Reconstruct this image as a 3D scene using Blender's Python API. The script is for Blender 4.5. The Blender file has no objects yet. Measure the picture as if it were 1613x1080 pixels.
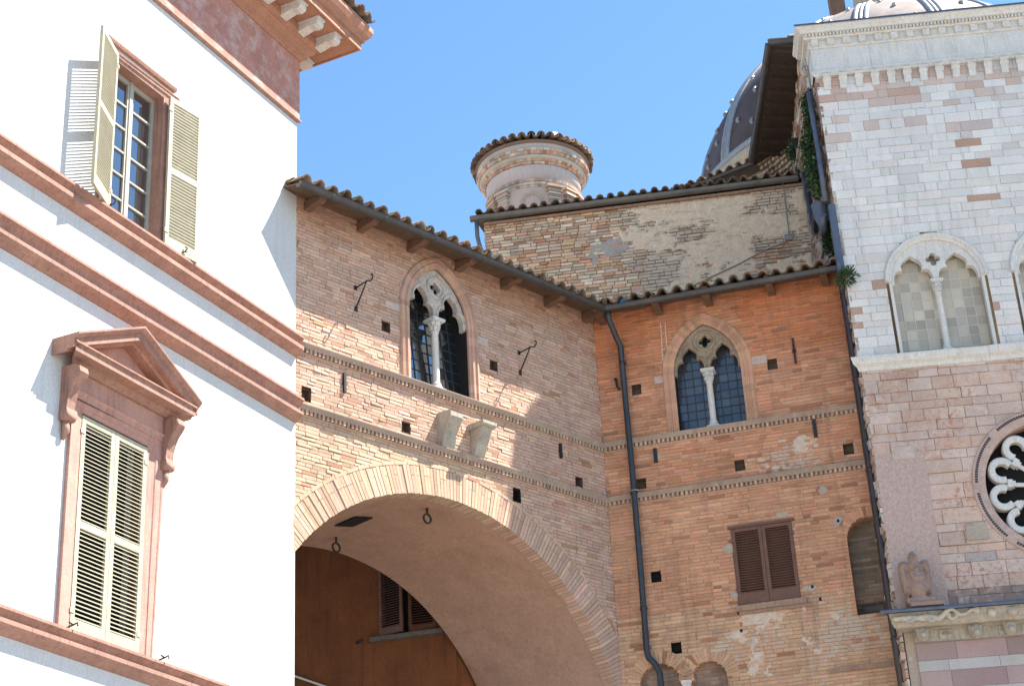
import bpy, bmesh, math, random
from math import sin, cos, pi, radians as R, sqrt, atan2, hypot
from mathutils import Vector, Matrix, noise
random.seed(7)
sc = bpy.context.scene
COL = sc.collection
# ------------------------------------------------------------------ camera
PITCH, ROLL, FPX = R(25.719), R(-3.1664), 2745.7
cam = bpy.data.cameras.new('camera')
cam.sensor_width = 36.0
cam.lens = 36.0 * FPX / 1613.0
cam.clip_start = 0.1
cam.clip_end = 4000
camo = bpy.data.objects.new('camera', cam)
COL.objects.link(camo)
_f = Vector((0, cos(PITCH), sin(PITCH)))
_r0 = Vector((1, 0, 0)); _u0 = _r0.cross(_f)
_r = cos(ROLL) * _r0 + sin(ROLL) * _u0
_u = -sin(ROLL) * _r0 + cos(ROLL) * _u0
_m = Matrix((_r, _u, -_f)).transposed().to_4x4()
_m.translation = Vector((0, 0, 1.6))
camo.matrix_world = _m
sc.camera = camo
# ------------------------------------------------------------------ sky + sun
SUN_AZ, SUN_EL = R(78.0), R(57.0)
w = bpy.data.worlds.new('World'); sc.world = w; w.use_nodes = True
nt = w.node_tree
bg = nt.nodes['Background']
sky = nt.nodes.new('ShaderNodeTexSky')
sky.sky_type = 'NISHITA'; sky.sun_disc = False
sky.sun_elevation = SUN_EL; sky.sun_rotation = SUN_AZ
sky.air_density = 1.0; sky.dust_density = 0.0; sky.ozone_density = 4.0
_tint = nt.nodes.new('ShaderNodeMix'); _tint.data_type = 'RGBA'; _tint.blend_type = 'MULTIPLY'; _tint.inputs[0].default_value = 1.0
_tint.inputs[7].default_value = (.88, 1.03, 1.06, 1)
nt.links.new(sky.outputs[0], _tint.inputs[6]); nt.links.new(_tint.outputs[2], bg.inputs[0])
bg.inputs[1].default_value = 0.08
sl = bpy.data.lights.new('sun', 'SUN'); sl.energy = 5.0; sl.angle = R(0.5); sl.color = (1.0, 0.95, 0.87)
so = bpy.data.objects.new('sun', sl); COL.objects.link(so)
sd = Vector((sin(SUN_AZ) * cos(SUN_EL), cos(SUN_AZ) * cos(SUN_EL), sin(SUN_EL)))
so.rotation_euler = sd.to_track_quat('Z', 'Y').to_euler()
so.location = (30, 10, 60)
vs = sc.view_settings
vs.view_transform = 'Standard'; vs.look = 'None'; vs.gamma = 1.0; vs.use_curve_mapping = False
vs.exposure = 1.75
# ------------------------------------------------------------------ helpers
def tag(o, label=None, cat=None, group=None, kind=None):
    if label: o['label'] = label
    if cat: o['category'] = cat
    if group: o['group'] = group
    if kind: o['kind'] = kind
    return o
def empty(name, loc=(0, 0, 0), rz=0, **k):
    o = bpy.data.objects.new(name, None); COL.objects.link(o)
    o.location = loc; o.rotation_euler = (0, 0, rz); o.empty_display_size = 0.2
    return tag(o, **k)
def link_mesh(name, me, parent=None):
    o = bpy.data.objects.new(name, me); COL.objects.link(o)
    if parent: o.parent = parent
    return o
IDENT = lambda u, k, z: (u, -k, z)
class MB:
    """collects shapes given as (u along wall, k out of wall, z up)"""
    def __init__(s, xf=IDENT): s.v = []; s.f = []; s.mi = []; s.c = []; s.xf = xf; s.sm = []
    def vert(s, u, k, z): s.v.append(s.xf(u, k, z)); return len(s.v) - 1
    def face(s, idx, col=(1, 1, 1, 0), mi=0, smooth=False):
        s.f.append(tuple(idx)); s.c.append(col); s.mi.append(mi); s.sm.append(smooth)
    def quad(s, pts, col=(1, 1, 1, 0), mi=0): s.face([s.vert(*p) for p in pts], col, mi)
    def box(s, u0, u1, k0, k1, z0, z1, col=(1, 1, 1, 0), mi=0, taper=(0, 0, 0, 0), open_back=False):
        a, b, kk, _ = taper   # shrink of the bottom in u (each side) and in k at the front, bottom
        q = [s.vert(u0 + a, k0, z0), s.vert(u1 - a, k0, z0), s.vert(u1 - a, k1 - kk, z0), s.vert(u0 + a, k1 - kk, z0),
             s.vert(u0 + b, k0, z1), s.vert(u1 - b, k0, z1), s.vert(u1 - b, k1, z1), s.vert(u0 + b, k1, z1)]
        F = [(3, 2, 6, 7), (0, 3, 7, 4), (2, 1, 5, 6), (7, 6, 5, 4), (0, 1, 2, 3)]
        if not open_back: F.append((1, 0, 4, 5))
        for f in F: s.face([q[i] for i in f], col, mi)
    def extrude(s, prof, u0, u1, m0=0.0, m1=0.0, col=(1, 1, 1, 0), mi=0, caps=True, closed=True, smooth=False):
        """profile of (k,z) run along u; ends mitred by m*k"""
        n = len(prof)
        A = [s.vert(u0 + m0 * k, k, z) for k, z in prof]
        B = [s.vert(u1 + m1 * k, k, z) for k, z in prof]
        for i in range(n if closed else n - 1):
            j = (i + 1) % n
            s.face((A[i], A[j], B[j], B[i]), col, mi, smooth)
        if caps and closed:
            s.face(A[::-1], col, mi); s.face(B, col, mi)
    def tube(s, pts, rad, n=10, col=(1, 1, 1, 0), mi=0, caps=True):
        P = [Vector(s.xf(*p)) for p in pts]
        rads = rad if isinstance(rad, (list, tuple)) else [rad] * len(P)
        rings = []; up = None
        for i, p in enumerate(P):
            t = (P[min(i + 1, len(P) - 1)] - P[max(i - 1, 0)]).normalized()
            if up is None: up = Vector((0, 0, 1)) if abs(t.z) < .9 else Vector((1, 0, 0))
            x = t.cross(up).normalized(); y = x.cross(t).normalized(); up = y
            rings.append([len(s.v) + j for j in range(n)])
            for j in range(n):
                a = 2 * pi * j / n
                s.v.append(tuple(p + (x * cos(a) + y * sin(a)) * rads[i]))
        for i in range(len(P) - 1):
            for j in range(n):
                s.face((rings[i][j], rings[i][(j + 1) % n], rings[i + 1][(j + 1) % n], rings[i + 1][j]), col, mi, True)
        if caps:
            s.face(rings[0][::-1], col, mi); s.face(rings[-1], col, mi)
    def lathe(s, prof, cu, ck, n=24, col=(1, 1, 1, 0), mi=0, a0=0, a1=2 * pi, smooth=True, cols=None):
        full = abs(a1 - a0 - 2 * pi) < 1e-6
        m = n if full else n + 1
        rings = []
        for r, z in prof:
            rings.append([s.vert(cu + r * cos(a0 + (a1 - a0) * j / n), ck + r * sin(a0 + (a1 - a0) * j / n), z) for j in range(m)])
        for i in range(len(prof) - 1):
            for j in range(n):
                jj = (j + 1) % m
                s.face((rings[i][j], rings[i][jj], rings[i + 1][jj], rings[i + 1][j]), cols[i] if cols else col, mi, smooth)
    def sweep(s, path, prof, col=(1, 1, 1, 0), mi=0, closed=False, smooth=False, colfn=None, capends=True):
        """profile (o,k) carried along a (u,z) path; o runs to the left of the walking direction"""
        n = len(path); rings = []
        for i, (u, z) in enumerate(path):
            if closed: a, b = path[i - 1], path[(i + 1) % n]
            else: a, b = path[max(i - 1, 0)], path[min(i + 1, n - 1)]
            tu, tz = b[0] - a[0], b[1] - a[1]; l = hypot(tu, tz) or 1; tu /= l; tz /= l
            # mitre factor
            fct = 1.0
            if 0 < i < n - 1 or closed:
                du, dz = u - a[0], z - a[1]; ll = hypot(du, dz) or 1
                cc = abs((du * tu + dz * tz) / ll); fct = min(1 / max(cc, .5), 1.6)
            rings.append([s.vert(u - tz * o * fct, k, z + tu * o * fct) for o, k in prof])
        m = len(prof)
        for i in range(n if closed else n - 1):
            ra, rb = rings[i], rings[(i + 1) % n]
            c = colfn(i) if colfn else col
            for j in range(m):
                jj = (j + 1) % m
                s.face((ra[j], ra[jj], rb[jj], rb[j]), c, mi, smooth)
        if not closed and capends:
            s.face(rings[0], col, mi); s.face(rings[-1][::-1], col, mi)
    def build(s, name, mats, parent=None, recalc=True, jitter=0):
        me = bpy.data.meshes.new(name)
        me.from_pydata(s.v, [], s.f)
        mats = mats if isinstance(mats, (list, tuple)) else [mats]
        for m in mats: me.materials.append(m)
        me.polygons.foreach_set('material_index', s.mi)
        me.polygons.foreach_set('use_smooth', s.sm)
        at = me.attributes.new('Col', 'FLOAT_COLOR', 'FACE')
        flat = []
        for c in s.c: flat.extend(c if len(c) == 4 else (*c, 0.0))
        at.data.foreach_set('color', flat)
        if recalc:
            bm = bmesh.new(); bm.from_mesh(me); bmesh.ops.recalc_face_normals(bm, faces=bm.faces); bm.to_mesh(me); bm.free()
        me.update()
        return link_mesh(name, me, parent)
def plate(outline, holes, k0, k1, bevel=0.0):
    """flat stone or board with holes: 2D filled curve turned into a mesh, (u,z) outline, k0..k1 thick"""
    cu = bpy.data.curves.new('tmp', 'CURVE'); cu.dimensions = '2D'; cu.fill_mode = 'BOTH'
    cu.extrude = (k1 - k0) / 2 - bevel; cu.bevel_depth = bevel; cu.bevel_resolution = 1
    for pl in [outline] + list(holes):
        sp = cu.splines.new('POLY'); sp.points.add(len(pl) - 1)
        for p, (a, b) in zip(sp.points, pl): p.co = (a, b, 0, 1)
        sp.use_cyclic_u = True
    o = bpy.data.objects.new('tmp', cu); COL.objects.link(o)
    dg = bpy.context.evaluated_depsgraph_get(); dg.update()
    me = bpy.data.meshes.new_from_object(o.evaluated_get(dg))
    bpy.data.objects.remove(o); bpy.data.curves.remove(cu)
    km = (k0 + k1) / 2
    for v in me.vertices:
        x, y, z = v.co; v.co = (x, -(km + z), y)
    return me
def plate_obj(name, outline, holes, k0, k1, mat, parent, bevel=0.0):
    me = plate(outline, holes, k0, k1, bevel); me.name = name
    me.materials.clear(); me.materials.append(mat)
    for p in me.polygons: p.use_smooth = False
    return link_mesh(name, me, parent)
def remeshed(name, mb, mat, parent, voxel, smooth_it=4):
    """fuse overlapping shapes into one skin"""
    o = mb.build('tmp', mat, None)
    md = o.modifiers.new('r', 'REMESH'); md.mode = 'VOXEL'; md.voxel_size = voxel; md.use_smooth_shade = True
    ms = o.modifiers.new('s', 'SMOOTH'); ms.iterations = smooth_it; ms.factor = .5
    dg = bpy.context.evaluated_depsgraph_get(); dg.update()
    me = bpy.data.meshes.new_from_object(o.evaluated_get(dg)); me.name = name
    me.materials.clear(); me.materials.append(mat)
    bpy.data.objects.remove(o)
    return link_mesh(name, me, parent)
def ellipsoid(mb, c, r, n=12, rot=None, col=(1, 1, 1, 0)):
    rings = []
    M = rot if rot else Matrix.Identity(3)
    for i in range(n + 1):
        t = pi * i / n; ring = []
        for j in range(n):
            a = 2 * pi * j / n
            v = M @ Vector((r[0] * sin(t) * cos(a), r[1] * sin(t) * sin(a), r[2] * cos(t)))
            ring.append(mb.vert(c[0] + v.x, c[1] + v.y, c[2] + v.z))
        rings.append(ring)
    for i in range(n):
        for j in range(n):
            jj = (j + 1) % n
            mb.face((rings[i][j], rings[i][jj], rings[i + 1][jj], rings[i + 1][j]), col, 0, True)
def arch_path(ul, ur, zs, za, n=20):
    """pointed or round arch from left springing over the apex to the right springing"""
    w_ = (ur - ul) / 2; h = za - zs; r = (w_ * w_ + h * h) / (2 * w_); mid = (ul + ur) / 2
    am = math.asin(min(1, h / r))
    if abs(h - w_) < 1e-6: am = pi / 2; h = w_
    if h < w_:   # segmental
        rr = (w_ * w_ + h * h) / (2 * h); a0 = math.asin(min(1, w_ / rr))
        return [(mid + rr * sin(-a0 + 2 * a0 * i / (2 * n)), za - rr + rr * cos(-a0 + 2 * a0 * i / (2 * n))) for i in range(2 * n + 1)]
    L = [(ul + r - r * cos(am * i / n), zs + r * sin(am * i / n)) for i in range(n + 1)]
    Rr = [(ur - r + r * cos(am * i / n), zs + r * sin(am * i / n)) for i in range(n, -1, -1)]
    return L + Rr[1:]
def circle(cu, cz, r, n=24, a0=0): return [(cu + r * cos(a0 + 2 * pi * i / n), cz + r * sin(a0 + 2 * pi * i / n)) for i in range(n)]
def quatrefoil(cu, cz, r, rot=pi / 4):
    pts = []; d = r * .56; fr = r * .46
    for q in range(4):
        a = rot + q * pi / 2
        for i in range(9):
            b = a + (-1 + 2 * i / 8) * R(118)
            pts.append((cu + d * cos(a) + fr * cos(b), cz + d * sin(a) + fr * sin(b)))
    return pts
LANCET = [(1, 0), (1, .14), (.95, .30), (.84, .44), (.68, .50), (.52, .50), (.57, .62), (.53, .74), (.40, .86), (.22, .95), (.08, 1.02), (0, 1.06)]
def lancet(cu, l, zs, h):   # right springing over the cusped head to the left springing
    a = [(cu + x * l, zs + y * h) for x, y in LANCET]
    return a + [(cu - x * l, zs + y * h) for x, y in LANCET[-2::-1]]
def jit(c, a=.06, b=.03):
    m = 1 + random.uniform(-a, a) * 2
    return tuple(max(.005, x * m * (1 + random.uniform(-b, b))) for x in c[:3]) + (c[3] if len(c) > 3 else 0.0,)
def mixc(a, b, t): return tuple(a[i] * (1 - t) + b[i] * t for i in range(3))
def nz(u, z, s, o=0): return noise.noise(Vector((u * s + o, z * s - o * 1.7, o * .37)))
def subtract(sp, cut):
    out = []
    for a, b in sp:
        if cut[1] <= a or cut[0] >= b: out.append((a, b)); continue
        if cut[0] > a + .01: out.append((a, cut[0]))
        if cut[1] < b - .01: out.append((cut[1], b))
    return out
def masonry(mb, u0, u1, z0, z1, cuts, colfn, course=.06, ln=(.11, .28), joint=.010, jd=.012, relief=.0025, rowvar=.06,
            mortar=(.42, .36, .29, 0), clip=None, irregular=0.0, missing=0.0):
    """courses of single bricks or blocks in front of a mortar bed, with openings cut out"""
    z = z0; row = 0
    while z < z1 - .005:
        h = course * (1 + random.uniform(-rowvar, rowvar)); zt = min(z + h, z1); zm = (z + zt) / 2
        sp = [(u0, u1)]
        if clip: sp = [clip(zm)]
        for c in cuts:
            t = c(zm, z, zt)
            if t:
                for q in (t if isinstance(t, list) else [t]): sp = subtract(sp, q)
        for a, b in sp:
            mcol = mortar(a, b, zm) if callable(mortar) else mortar
            mb.quad([(a, -jd, z), (b, -jd, z), (b, -jd, zt), (a, -jd, zt)], mcol)
            x = a - random.uniform(0, ln[1] * .8)
            while x < b:
                L = ln[1] * (1 + random.uniform(-.06, .06)) if random.random() < .62 else ln[0] * (1 + random.uniform(-.1, .3))
                if irregular: L = random.uniform(*ln)
                xa, xb = max(x + joint / 2, a), min(x + L - joint / 2, b)
                x += L
                if xb - xa < .02: continue
                if missing and random.random() < missing: continue
                um = (xa + xb) / 2
                col = colfn(um, zm)
                f0 = random.gauss(0, relief); t1 = random.gauss(0, relief * .7); t2 = random.gauss(0, relief * .8)
                zb_, zt_ = z + joint / 2 + random.uniform(-.002, .002), zt - joint / 2 + random.uniform(-.002, .002)
                V = [mb.vert(xa, f0 - t1 - t2, zb_), mb.vert(xb, f0 + t1 - t2, zb_), mb.vert(xb, f0 + t1 + t2, zt_), mb.vert(xa, f0 - t1 + t2, zt_),
                     mb.vert(xa, -jd, zb_), mb.vert(xb, -jd, zb_), mb.vert(xb, -jd, zt_), mb.vert(xa, -jd, zt_)]
                mb.face(V[:4], col)
                for i in range(4): mb.face((V[i], V[i + 4], V[(i + 1) % 4 + 4], V[(i + 1) % 4]), col)
        z = zt; row += 1
def rect_cut(ua, ub, za, zb): return lambda zm, z0, z1: (ua, ub) if zm > za and zm < zb else None
def arch_cut(ul, ur, zb, zs, za):
    w_ = (ur - ul) / 2; h = za - zs; r = (w_ * w_ + h * h) / (2 * w_)
    if abs(h - w_) < 1e-6: h = w_; r = w_
    def f(zm, z0, z1):
        if zm < zb or zm > za: return None
        if zm <= zs: return (ul, ur)
        if h < w_:
            rr = (w_ * w_ + h * h) / (2 * h); q = rr * rr - (zm - (za - rr)) ** 2
            if q <= 0: return None
            q = sqrt(q); return ((ul + ur) / 2 - q, (ul + ur) / 2 + q)
        q = sqrt(max(0, r * r - (zm - zs) ** 2)); a, b = ul + r - q, ur - r + q
        return (a, b) if b > a else None
    return f
# ------------------------------------------------------------------ materials
def mat(name):
    m = bpy.data.materials.new(name); m.use_nodes = True
    return m, m.node_tree, m.node_tree.nodes['Principled BSDF']
def nn(t, ty, **k):
    n = t.nodes.new(ty)
    for a, b in k.items(): setattr(n, a, b)
    return n
def noise_node(t, scale, detail=4, rough=.55, vec=None):
    n = nn(t, 'ShaderNodeTexNoise'); n.inputs['Scale'].default_value = scale; n.inputs['Detail'].default_value = detail
    n.inputs['Roughness'].default_value = rough
    if vec: t.links.new(vec, n.inputs['Vector'])
    return n
def ramp(t, src, stops):
    r = nn(t, 'ShaderNodeValToRGB'); e = r.color_ramp.elements
    while len(e) < len(stops): e.new(.5)
    for i, (p, c) in enumerate(stops):
        e[i].position = p; e[i].color = c if len(c) == 4 else (*c, 1)
    t.links.new(src, r.inputs[0]); return r
def mixrgb(t, fac, a, b, mode='MIX'):
    m = nn(t, 'ShaderNodeMix', data_type='RGBA', blend_type=mode)
    for s_, v in ((m.inputs[0], fac), (m.inputs[6], a), (m.inputs[7], b)):
        if hasattr(v, 'is_linked'): t.links.new(v, s_)
        else: s_.default_value = v if not isinstance(v, tuple) else ((*v, 1) if len(v) == 3 else v)
    return m.outputs[2]
def math_node(t, op, a, b=0.0, clamp=False):
    m = nn(t, 'ShaderNodeMath', operation=op); m.use_clamp = clamp
    for s_, v in zip(m.inputs, (a, b)):
        if hasattr(v, 'is_linked'): t.links.new(v, s_)
        else: s_.default_value = v
    return m.outputs[0]
def bump(t, b, h, strength=.3, dist=.01):
    n = nn(t, 'ShaderNodeBump'); n.inputs['Strength'].default_value = strength; n.inputs['Distance'].default_value = dist
    t.links.new(h, n.inputs['Height']); t.links.new(n.outputs[0], b.inputs['Normal'])
def masonry_mat(name, smear=(.5, .45, .38), big=(.75, 1.2), stain=(.2, .16, .12), stain_amt=.35, bstr=.5, streak=False, vein=None):
    m, t, b = mat(name)
    tc = nn(t, 'ShaderNodeTexCoord').outputs['Object']
    at = nn(t, 'ShaderNodeAttribute', attribute_name='Col')
    n1 = noise_node(t, 1.1, 5, .6, tc); n2 = noise_node(t, 55, 5, .65, tc); n3 = noise_node(t, 7, 6, .7, tc); n4 = noise_node(t, .7, 6, .65, tc)
    v1 = ramp(t, n1.outputs[0], [(.25, (big[0],) * 3), (.75, (big[1],) * 3)])
    c = mixrgb(t, 1.0, at.outputs['Color'], v1.outputs[0], 'MULTIPLY')
    v2 = ramp(t, n2.outputs[0], [(.2, (.72,) * 3), (.8, (1.25,) * 3)])
    c = mixrgb(t, 1.0, c, v2.outputs[0], 'MULTIPLY')
    # mortar or plaster film left on the face: amount per brick in the alpha channel, ragged by noise
    a = math_node(t, 'ADD', at.outputs['Alpha'], math_node(t, 'MULTIPLY', math_node(t, 'SUBTRACT', n3.outputs[0], .5), 1.5))
    a = math_node(t, 'MULTIPLY', math_node(t, 'SUBTRACT', a, .42), 5.0, True)
    c = mixrgb(t, math_node(t, 'MULTIPLY', a, .85), c, mixrgb(t, 1.0, (*smear, 1), v2.outputs[0], 'MULTIPLY'))
    if streak:
        mp = nn(t, 'ShaderNodeMapping'); mp.inputs['Scale'].default_value = (3.2, 3.2, .22); t.links.new(tc, mp.inputs[0])
        n4 = noise_node(t, 1.6, 6, .7, mp.outputs[0])
    st = ramp(t, n4.outputs[0], [(.52, (0, 0, 0)), (.74, (stain_amt,) * 3)])
    c = mixrgb(t, st.outputs[0], c, (*stain, 1))
    if vein:
        n6 = noise_node(t, 11, 6, .7, tc); n7 = noise_node(t, 1.3, 3, .5, tc)
        vv = math_node(t, 'MULTIPLY', ramp(t, n6.outputs[0], [(.50, (0, 0, 0)), (.60, (.8,) * 3)]).outputs[0], ramp(t, n7.outputs[0], [(.42, (0, 0, 0)), (.62, (1,) * 3)]).outputs[0])
        c = mixrgb(t, vv, c, (*vein, 1))
    t.links.new(c, b.inputs['Base Color']); b.inputs['Roughness'].default_value = .93; b.inputs['Specular IOR Level'].default_value = .25
    h = math_node(t, 'ADD', math_node(t, 'MULTIPLY', n2.outputs[0], .5), math_node(t, 'MULTIPLY', n3.outputs[0], .8))
    bump(t, b, h, bstr, .008)
    return m
def stone_mat(name, col, var=.25, stain=(.2, .17, .13), stain_amt=.5, scale=1.0, streak=True, rough=.85, fine=40, attr=False, bstr=.3, patch=None):
    m, t, b = mat(name)
    tc = nn(t, 'ShaderNodeTexCoord').outputs['Object']
    n1 = noise_node(t, 2.2 * scale, 6, .6, tc); n2 = noise_node(t, fine, 5, .6, tc)
    v1 = ramp(t, n1.outputs[0], [(.25, (1 - var,) * 3), (.78, (1 + var,) * 3)])
    base = (*col, 1)
    if attr:
        at = nn(t, 'ShaderNodeAttribute', attribute_name='Col'); base = at.outputs['Color']
    c = mixrgb(t, 1.0, base, v1.outputs[0], 'MULTIPLY')
    if patch:
        n5 = noise_node(t, 3.1 * scale, 5, .7, tc)
        c = mixrgb(t, ramp(t, n5.outputs[0], [(.47, (0, 0, 0)), (.62, (.75,) * 3)]).outputs[0], c, (*patch, 1))
    v2 = ramp(t, n2.outputs[0], [(.25, (.82,) * 3), (.75, (1.15,) * 3)])
    c = mixrgb(t, 1.0, c, v2.outputs[0], 'MULTIPLY')
    if streak:
        mp = nn(t, 'ShaderNodeMapping'); mp.inputs['Scale'].default_value = (6, 6, .5); t.links.new(tc, mp.inputs[0])
        n3 = noise_node(t, 2.0 * scale, 6, .7, mp.outputs[0])
    else: n3 = noise_node(t, 4 * scale, 6, .7, tc)
    c = mixrgb(t, ramp(t, n3.outputs[0], [(.5, (0, 0, 0)), (.75, (stain_amt,) * 3)]).outputs[0], c, (*stain, 1))
    t.links.new(c, b.inputs['Base Color']); b.inputs['Roughness'].default_value = rough; b.inputs['Specular IOR Level'].default_value = .3
    h = math_node(t, 'ADD', math_node(t, 'MULTIPLY', n2.outputs[0], .4), n1.outputs[0])
    bump(t, b, h, bstr, .012)
    return m
def plain_mat(name, col, rough=.6, metal=0, var=.15, scale=12, spec=.4, rust=None):
    m, t, b = mat(name)
    tc = nn(t, 'ShaderNodeTexCoord').outputs['Object']
    n1 = noise_node(t, scale, 5, .6, tc)
    c = mixrgb(t, 1.0, (*col, 1), ramp(t, n1.outputs[0], [(.25, (1 - var,) * 3), (.75, (1 + var,) * 3)]).outputs[0], 'MULTIPLY')
    if rust:
        n2 = noise_node(t, scale * .4, 6, .7, tc)
        c = mixrgb(t, ramp(t, n2.outputs[0], [(.52, (0, 0, 0)), (.7, (.7,) * 3)]).outputs[0], c, (*rust, 1))
    t.links.new(c, b.inputs['Base Color'])
    b.inputs['Roughness'].default_value = rough; b.inputs['Metallic'].default_value = metal; b.inputs['Specular IOR Level'].default_value = spec
    bump(t, b, n1.outputs[0], .15, .01)
    return m
def attr_mat(name, rough=.8, var=.2, scale=25, bstr=.3, spec=.3):
    m, t, b = mat(name)
    tc = nn(t, 'ShaderNodeTexCoord').outputs['Object']
    at = nn(t, 'ShaderNodeAttribute', attribute_name='Col')
    n1 = noise_node(t, scale, 5, .65, tc); n2 = noise_node(t, 4, 5, .65, tc)
    c = mixrgb(t, 1.0, at.outputs['Color'], ramp(t, n1.outputs[0], [(.25, (1 - var,) * 3), (.75, (1 + var,) * 3)]).outputs[0], 'MULTIPLY')
    c = mixrgb(t, 1.0, c, ramp(t, n2.outputs[0], [(.3, (.75,) * 3), (.7, (1.2,) * 3)]).outputs[0], 'MULTIPLY')
    t.links.new(c, b.inputs['Base Color']); b.inputs['Roughness'].default_value = rough; b.inputs['Specular IOR Level'].default_value = spec
    bump(t, b, n1.outputs[0], bstr, .01)
    return m
def glass_mat(name, col, rough=.06, ior=1.6, wav=.0):
    m, t, b = mat(name)
    at = nn(t, 'ShaderNodeAttribute', attribute_name='Col')
    c = mixrgb(t, 1.0, at.outputs['Color'], (*col, 1), 'MULTIPLY')
    t.links.new(c, b.inputs['Base Color']); b.inputs['Roughness'].default_value = rough; b.inputs['IOR'].default_value = ior
    b.inputs['Specular IOR Level'].default_value = .5
    if wav:
        tc = nn(t, 'ShaderNodeTexCoord').outputs['Object']
        bump(t, b, noise_node(t, 5, 2, .5, tc).outputs[0], wav, .02)
    return m
M = {}
M['brickA'] = masonry_mat('sun_bleached_brick', smear=(.5, .42, .35), big=(.85, 1.15), stain=(.2, .14, .11), stain_amt=.35, streak=True)
M['brickB'] = masonry_mat('orange_brick', smear=(.52, .42, .33), big=(.82, 1.18), stain=(.15, .09, .06), stain_amt=.5, streak=True)
M['brickD'] = masonry_mat('rough_old_brick', smear=(.60, .50, .38), big=(.8, 1.2), stain=(.18, .15, .12), stain_amt=.4, bstr=.8)
M['ashlar'] = masonry_mat('church_ashlar', smear=(.55, .46, .40), big=(.9, 1.1), stain=(.30, .24, .20), stain_amt=.35, bstr=.5, streak=True)
M['ashlar_pink'] = masonry_mat('pink_veined_ashlar', smear=(.60, .475, .41), big=(.82, 1.15), stain=(.40, .22, .14), stain_amt=.4, bstr=1.0, vein=(.42, .18, .10))
M['rubble'] = masonry_mat('rubble_stone', smear=(.5, .42, .34), big=(.7, 1.25), stain=(.14, .11, .09), stain_amt=.5, bstr=.9)
M['plaster'] = stone_mat('white_plaster', (.57, .565, .55), .04, (.42, .395, .36), .5, .6, True, .9, 30)
M['pink'] = stone_mat('pink_painted_stone', (.44, .25, .20), .16, (.22, .10, .07), .6, 1.2, True, .85, 35)
M['pinkdark'] = stone_mat('weathered_pink_stone', (.34, .19, .145), .22, (.15, .085, .06), .8, 1.6, True, .85, 30)
M['frieze'] = stone_mat('faded_red_plaster', (.42, .20, .155), .2, (.32, .12, .085), .5, 1.0, False, .9, 30, patch=(.50, .36, .32))
M['soffit'] = stone_mat('painted_cornice', (.40, .20, .13), .15, (.24, .10, .06), .5, 1.2, True, .85, 30)
M['white_stone'] = stone_mat('pale_limestone', (.62, .59, .54), .1, (.34, .29, .23), .45, 1.3, True, .8, 30)
M['skinD'] = stone_mat('old_beige_plaster', (.74, .57, .40), .16, (.56, .35, .22), .75, 3.2, False, .95, 30, bstr=.6)
M['skinD2'] = stone_mat('grey_cement_render', (.42, .37, .31), .2, (.27, .23, .19), .6, 2.2, False, .95, 30, bstr=.6)
M['skinB'] = stone_mat('lime_wash_remains', (.60, .47, .36), .15, (.50, .33, .22), .7, 4, False, .95, 30, bstr=.5)
M['carving'] = stone_mat('stained_carving_stone', (.48, .41, .32), .2, (.2, .16, .12), .7, 3.0, False, .9, 30)
M['greysill'] = stone_mat('dark_grey_sill', (.15, .125, .11), .15, (.08, .07, .06), .5, 2, False, .9, 30)
M['impost'] = stone_mat('pinkish_impost_stone', (.52, .40, .33), .2, (.35, .24, .18), .6, 2.5, False, .85, 30)
M['tracery'] = stone_mat('weathered_white_tracery', (.50, .45, .40), .18, (.13, .10, .08), .75, 2.2, False, .85, 30)
M['tracery_brown'] = stone_mat('weathered_brown_tracery', (.34, .26, .18), .22, (.10, .075, .055), .75, 2.2, False, .85, 30)
M['ledge_stone'] = stone_mat('grimy_carved_stone', (.40, .35, .28), .2, (.13, .11, .09), .75, 1.8, True, .9, 25)
M['string'] = stone_mat('terracotta_moulding', (.34, .21, .145), .18, (.12, .095, .08), .8, 2.0, True, .9, 30)
M['vault'] = stone_mat('vault_plaster', (.45, .275, .195), .12, (.26, .16, .115), .5, .8, False, .95, 20, bstr=.5)
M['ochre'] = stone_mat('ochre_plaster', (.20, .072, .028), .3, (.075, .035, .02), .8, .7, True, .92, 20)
M['iron'] = plain_mat('dark_iron', (.03, .027, .025), .6, .3, .3, 30, rust=(.09, .04, .02))
M['gutter'] = plain_mat('dark_zinc_gutter', (.075, .07, .068), .45, .4, .2, 6, rust=(.12, .10, .09))
M['gutter2'] = plain_mat('grey_zinc_gutter', (.16, .15, .135), .5, .4, .2, 6, rust=(.09, .085, .08))
M['pipe'] = plain_mat('painted_downpipe', (.032, .034, .040), .38, .2, .2, 5, spec=.6)
M['pipe2'] = plain_mat('brown_downpipe', (.040, .028, .030), .38, .2, .25, 5, spec=.6)
M['bluepipe'] = plain_mat('blue_grey_lead', (.10, .115, .15), .45, .3, .25, 8)
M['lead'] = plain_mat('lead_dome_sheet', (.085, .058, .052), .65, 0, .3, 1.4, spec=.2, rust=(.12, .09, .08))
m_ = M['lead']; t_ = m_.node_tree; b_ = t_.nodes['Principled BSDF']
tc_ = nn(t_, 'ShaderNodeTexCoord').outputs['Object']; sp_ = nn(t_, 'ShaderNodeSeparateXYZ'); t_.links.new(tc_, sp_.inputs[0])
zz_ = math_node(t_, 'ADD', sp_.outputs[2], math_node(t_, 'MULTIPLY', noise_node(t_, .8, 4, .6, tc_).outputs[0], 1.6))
fz_ = math_node(t_, 'MULTIPLY', math_node(t_, 'SUBTRACT', zz_, 32.3), .9, True)  # dark lower dome, pale crown: shade and sunlight put into the colour by height
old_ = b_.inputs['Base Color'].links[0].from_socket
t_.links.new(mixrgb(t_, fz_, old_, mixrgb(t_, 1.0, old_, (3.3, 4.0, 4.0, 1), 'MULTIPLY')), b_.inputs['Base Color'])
M['leadlight'] = plain_mat('pale_lead_rib', (.27, .27, .28), .5, .1, .2, 6)
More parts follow.
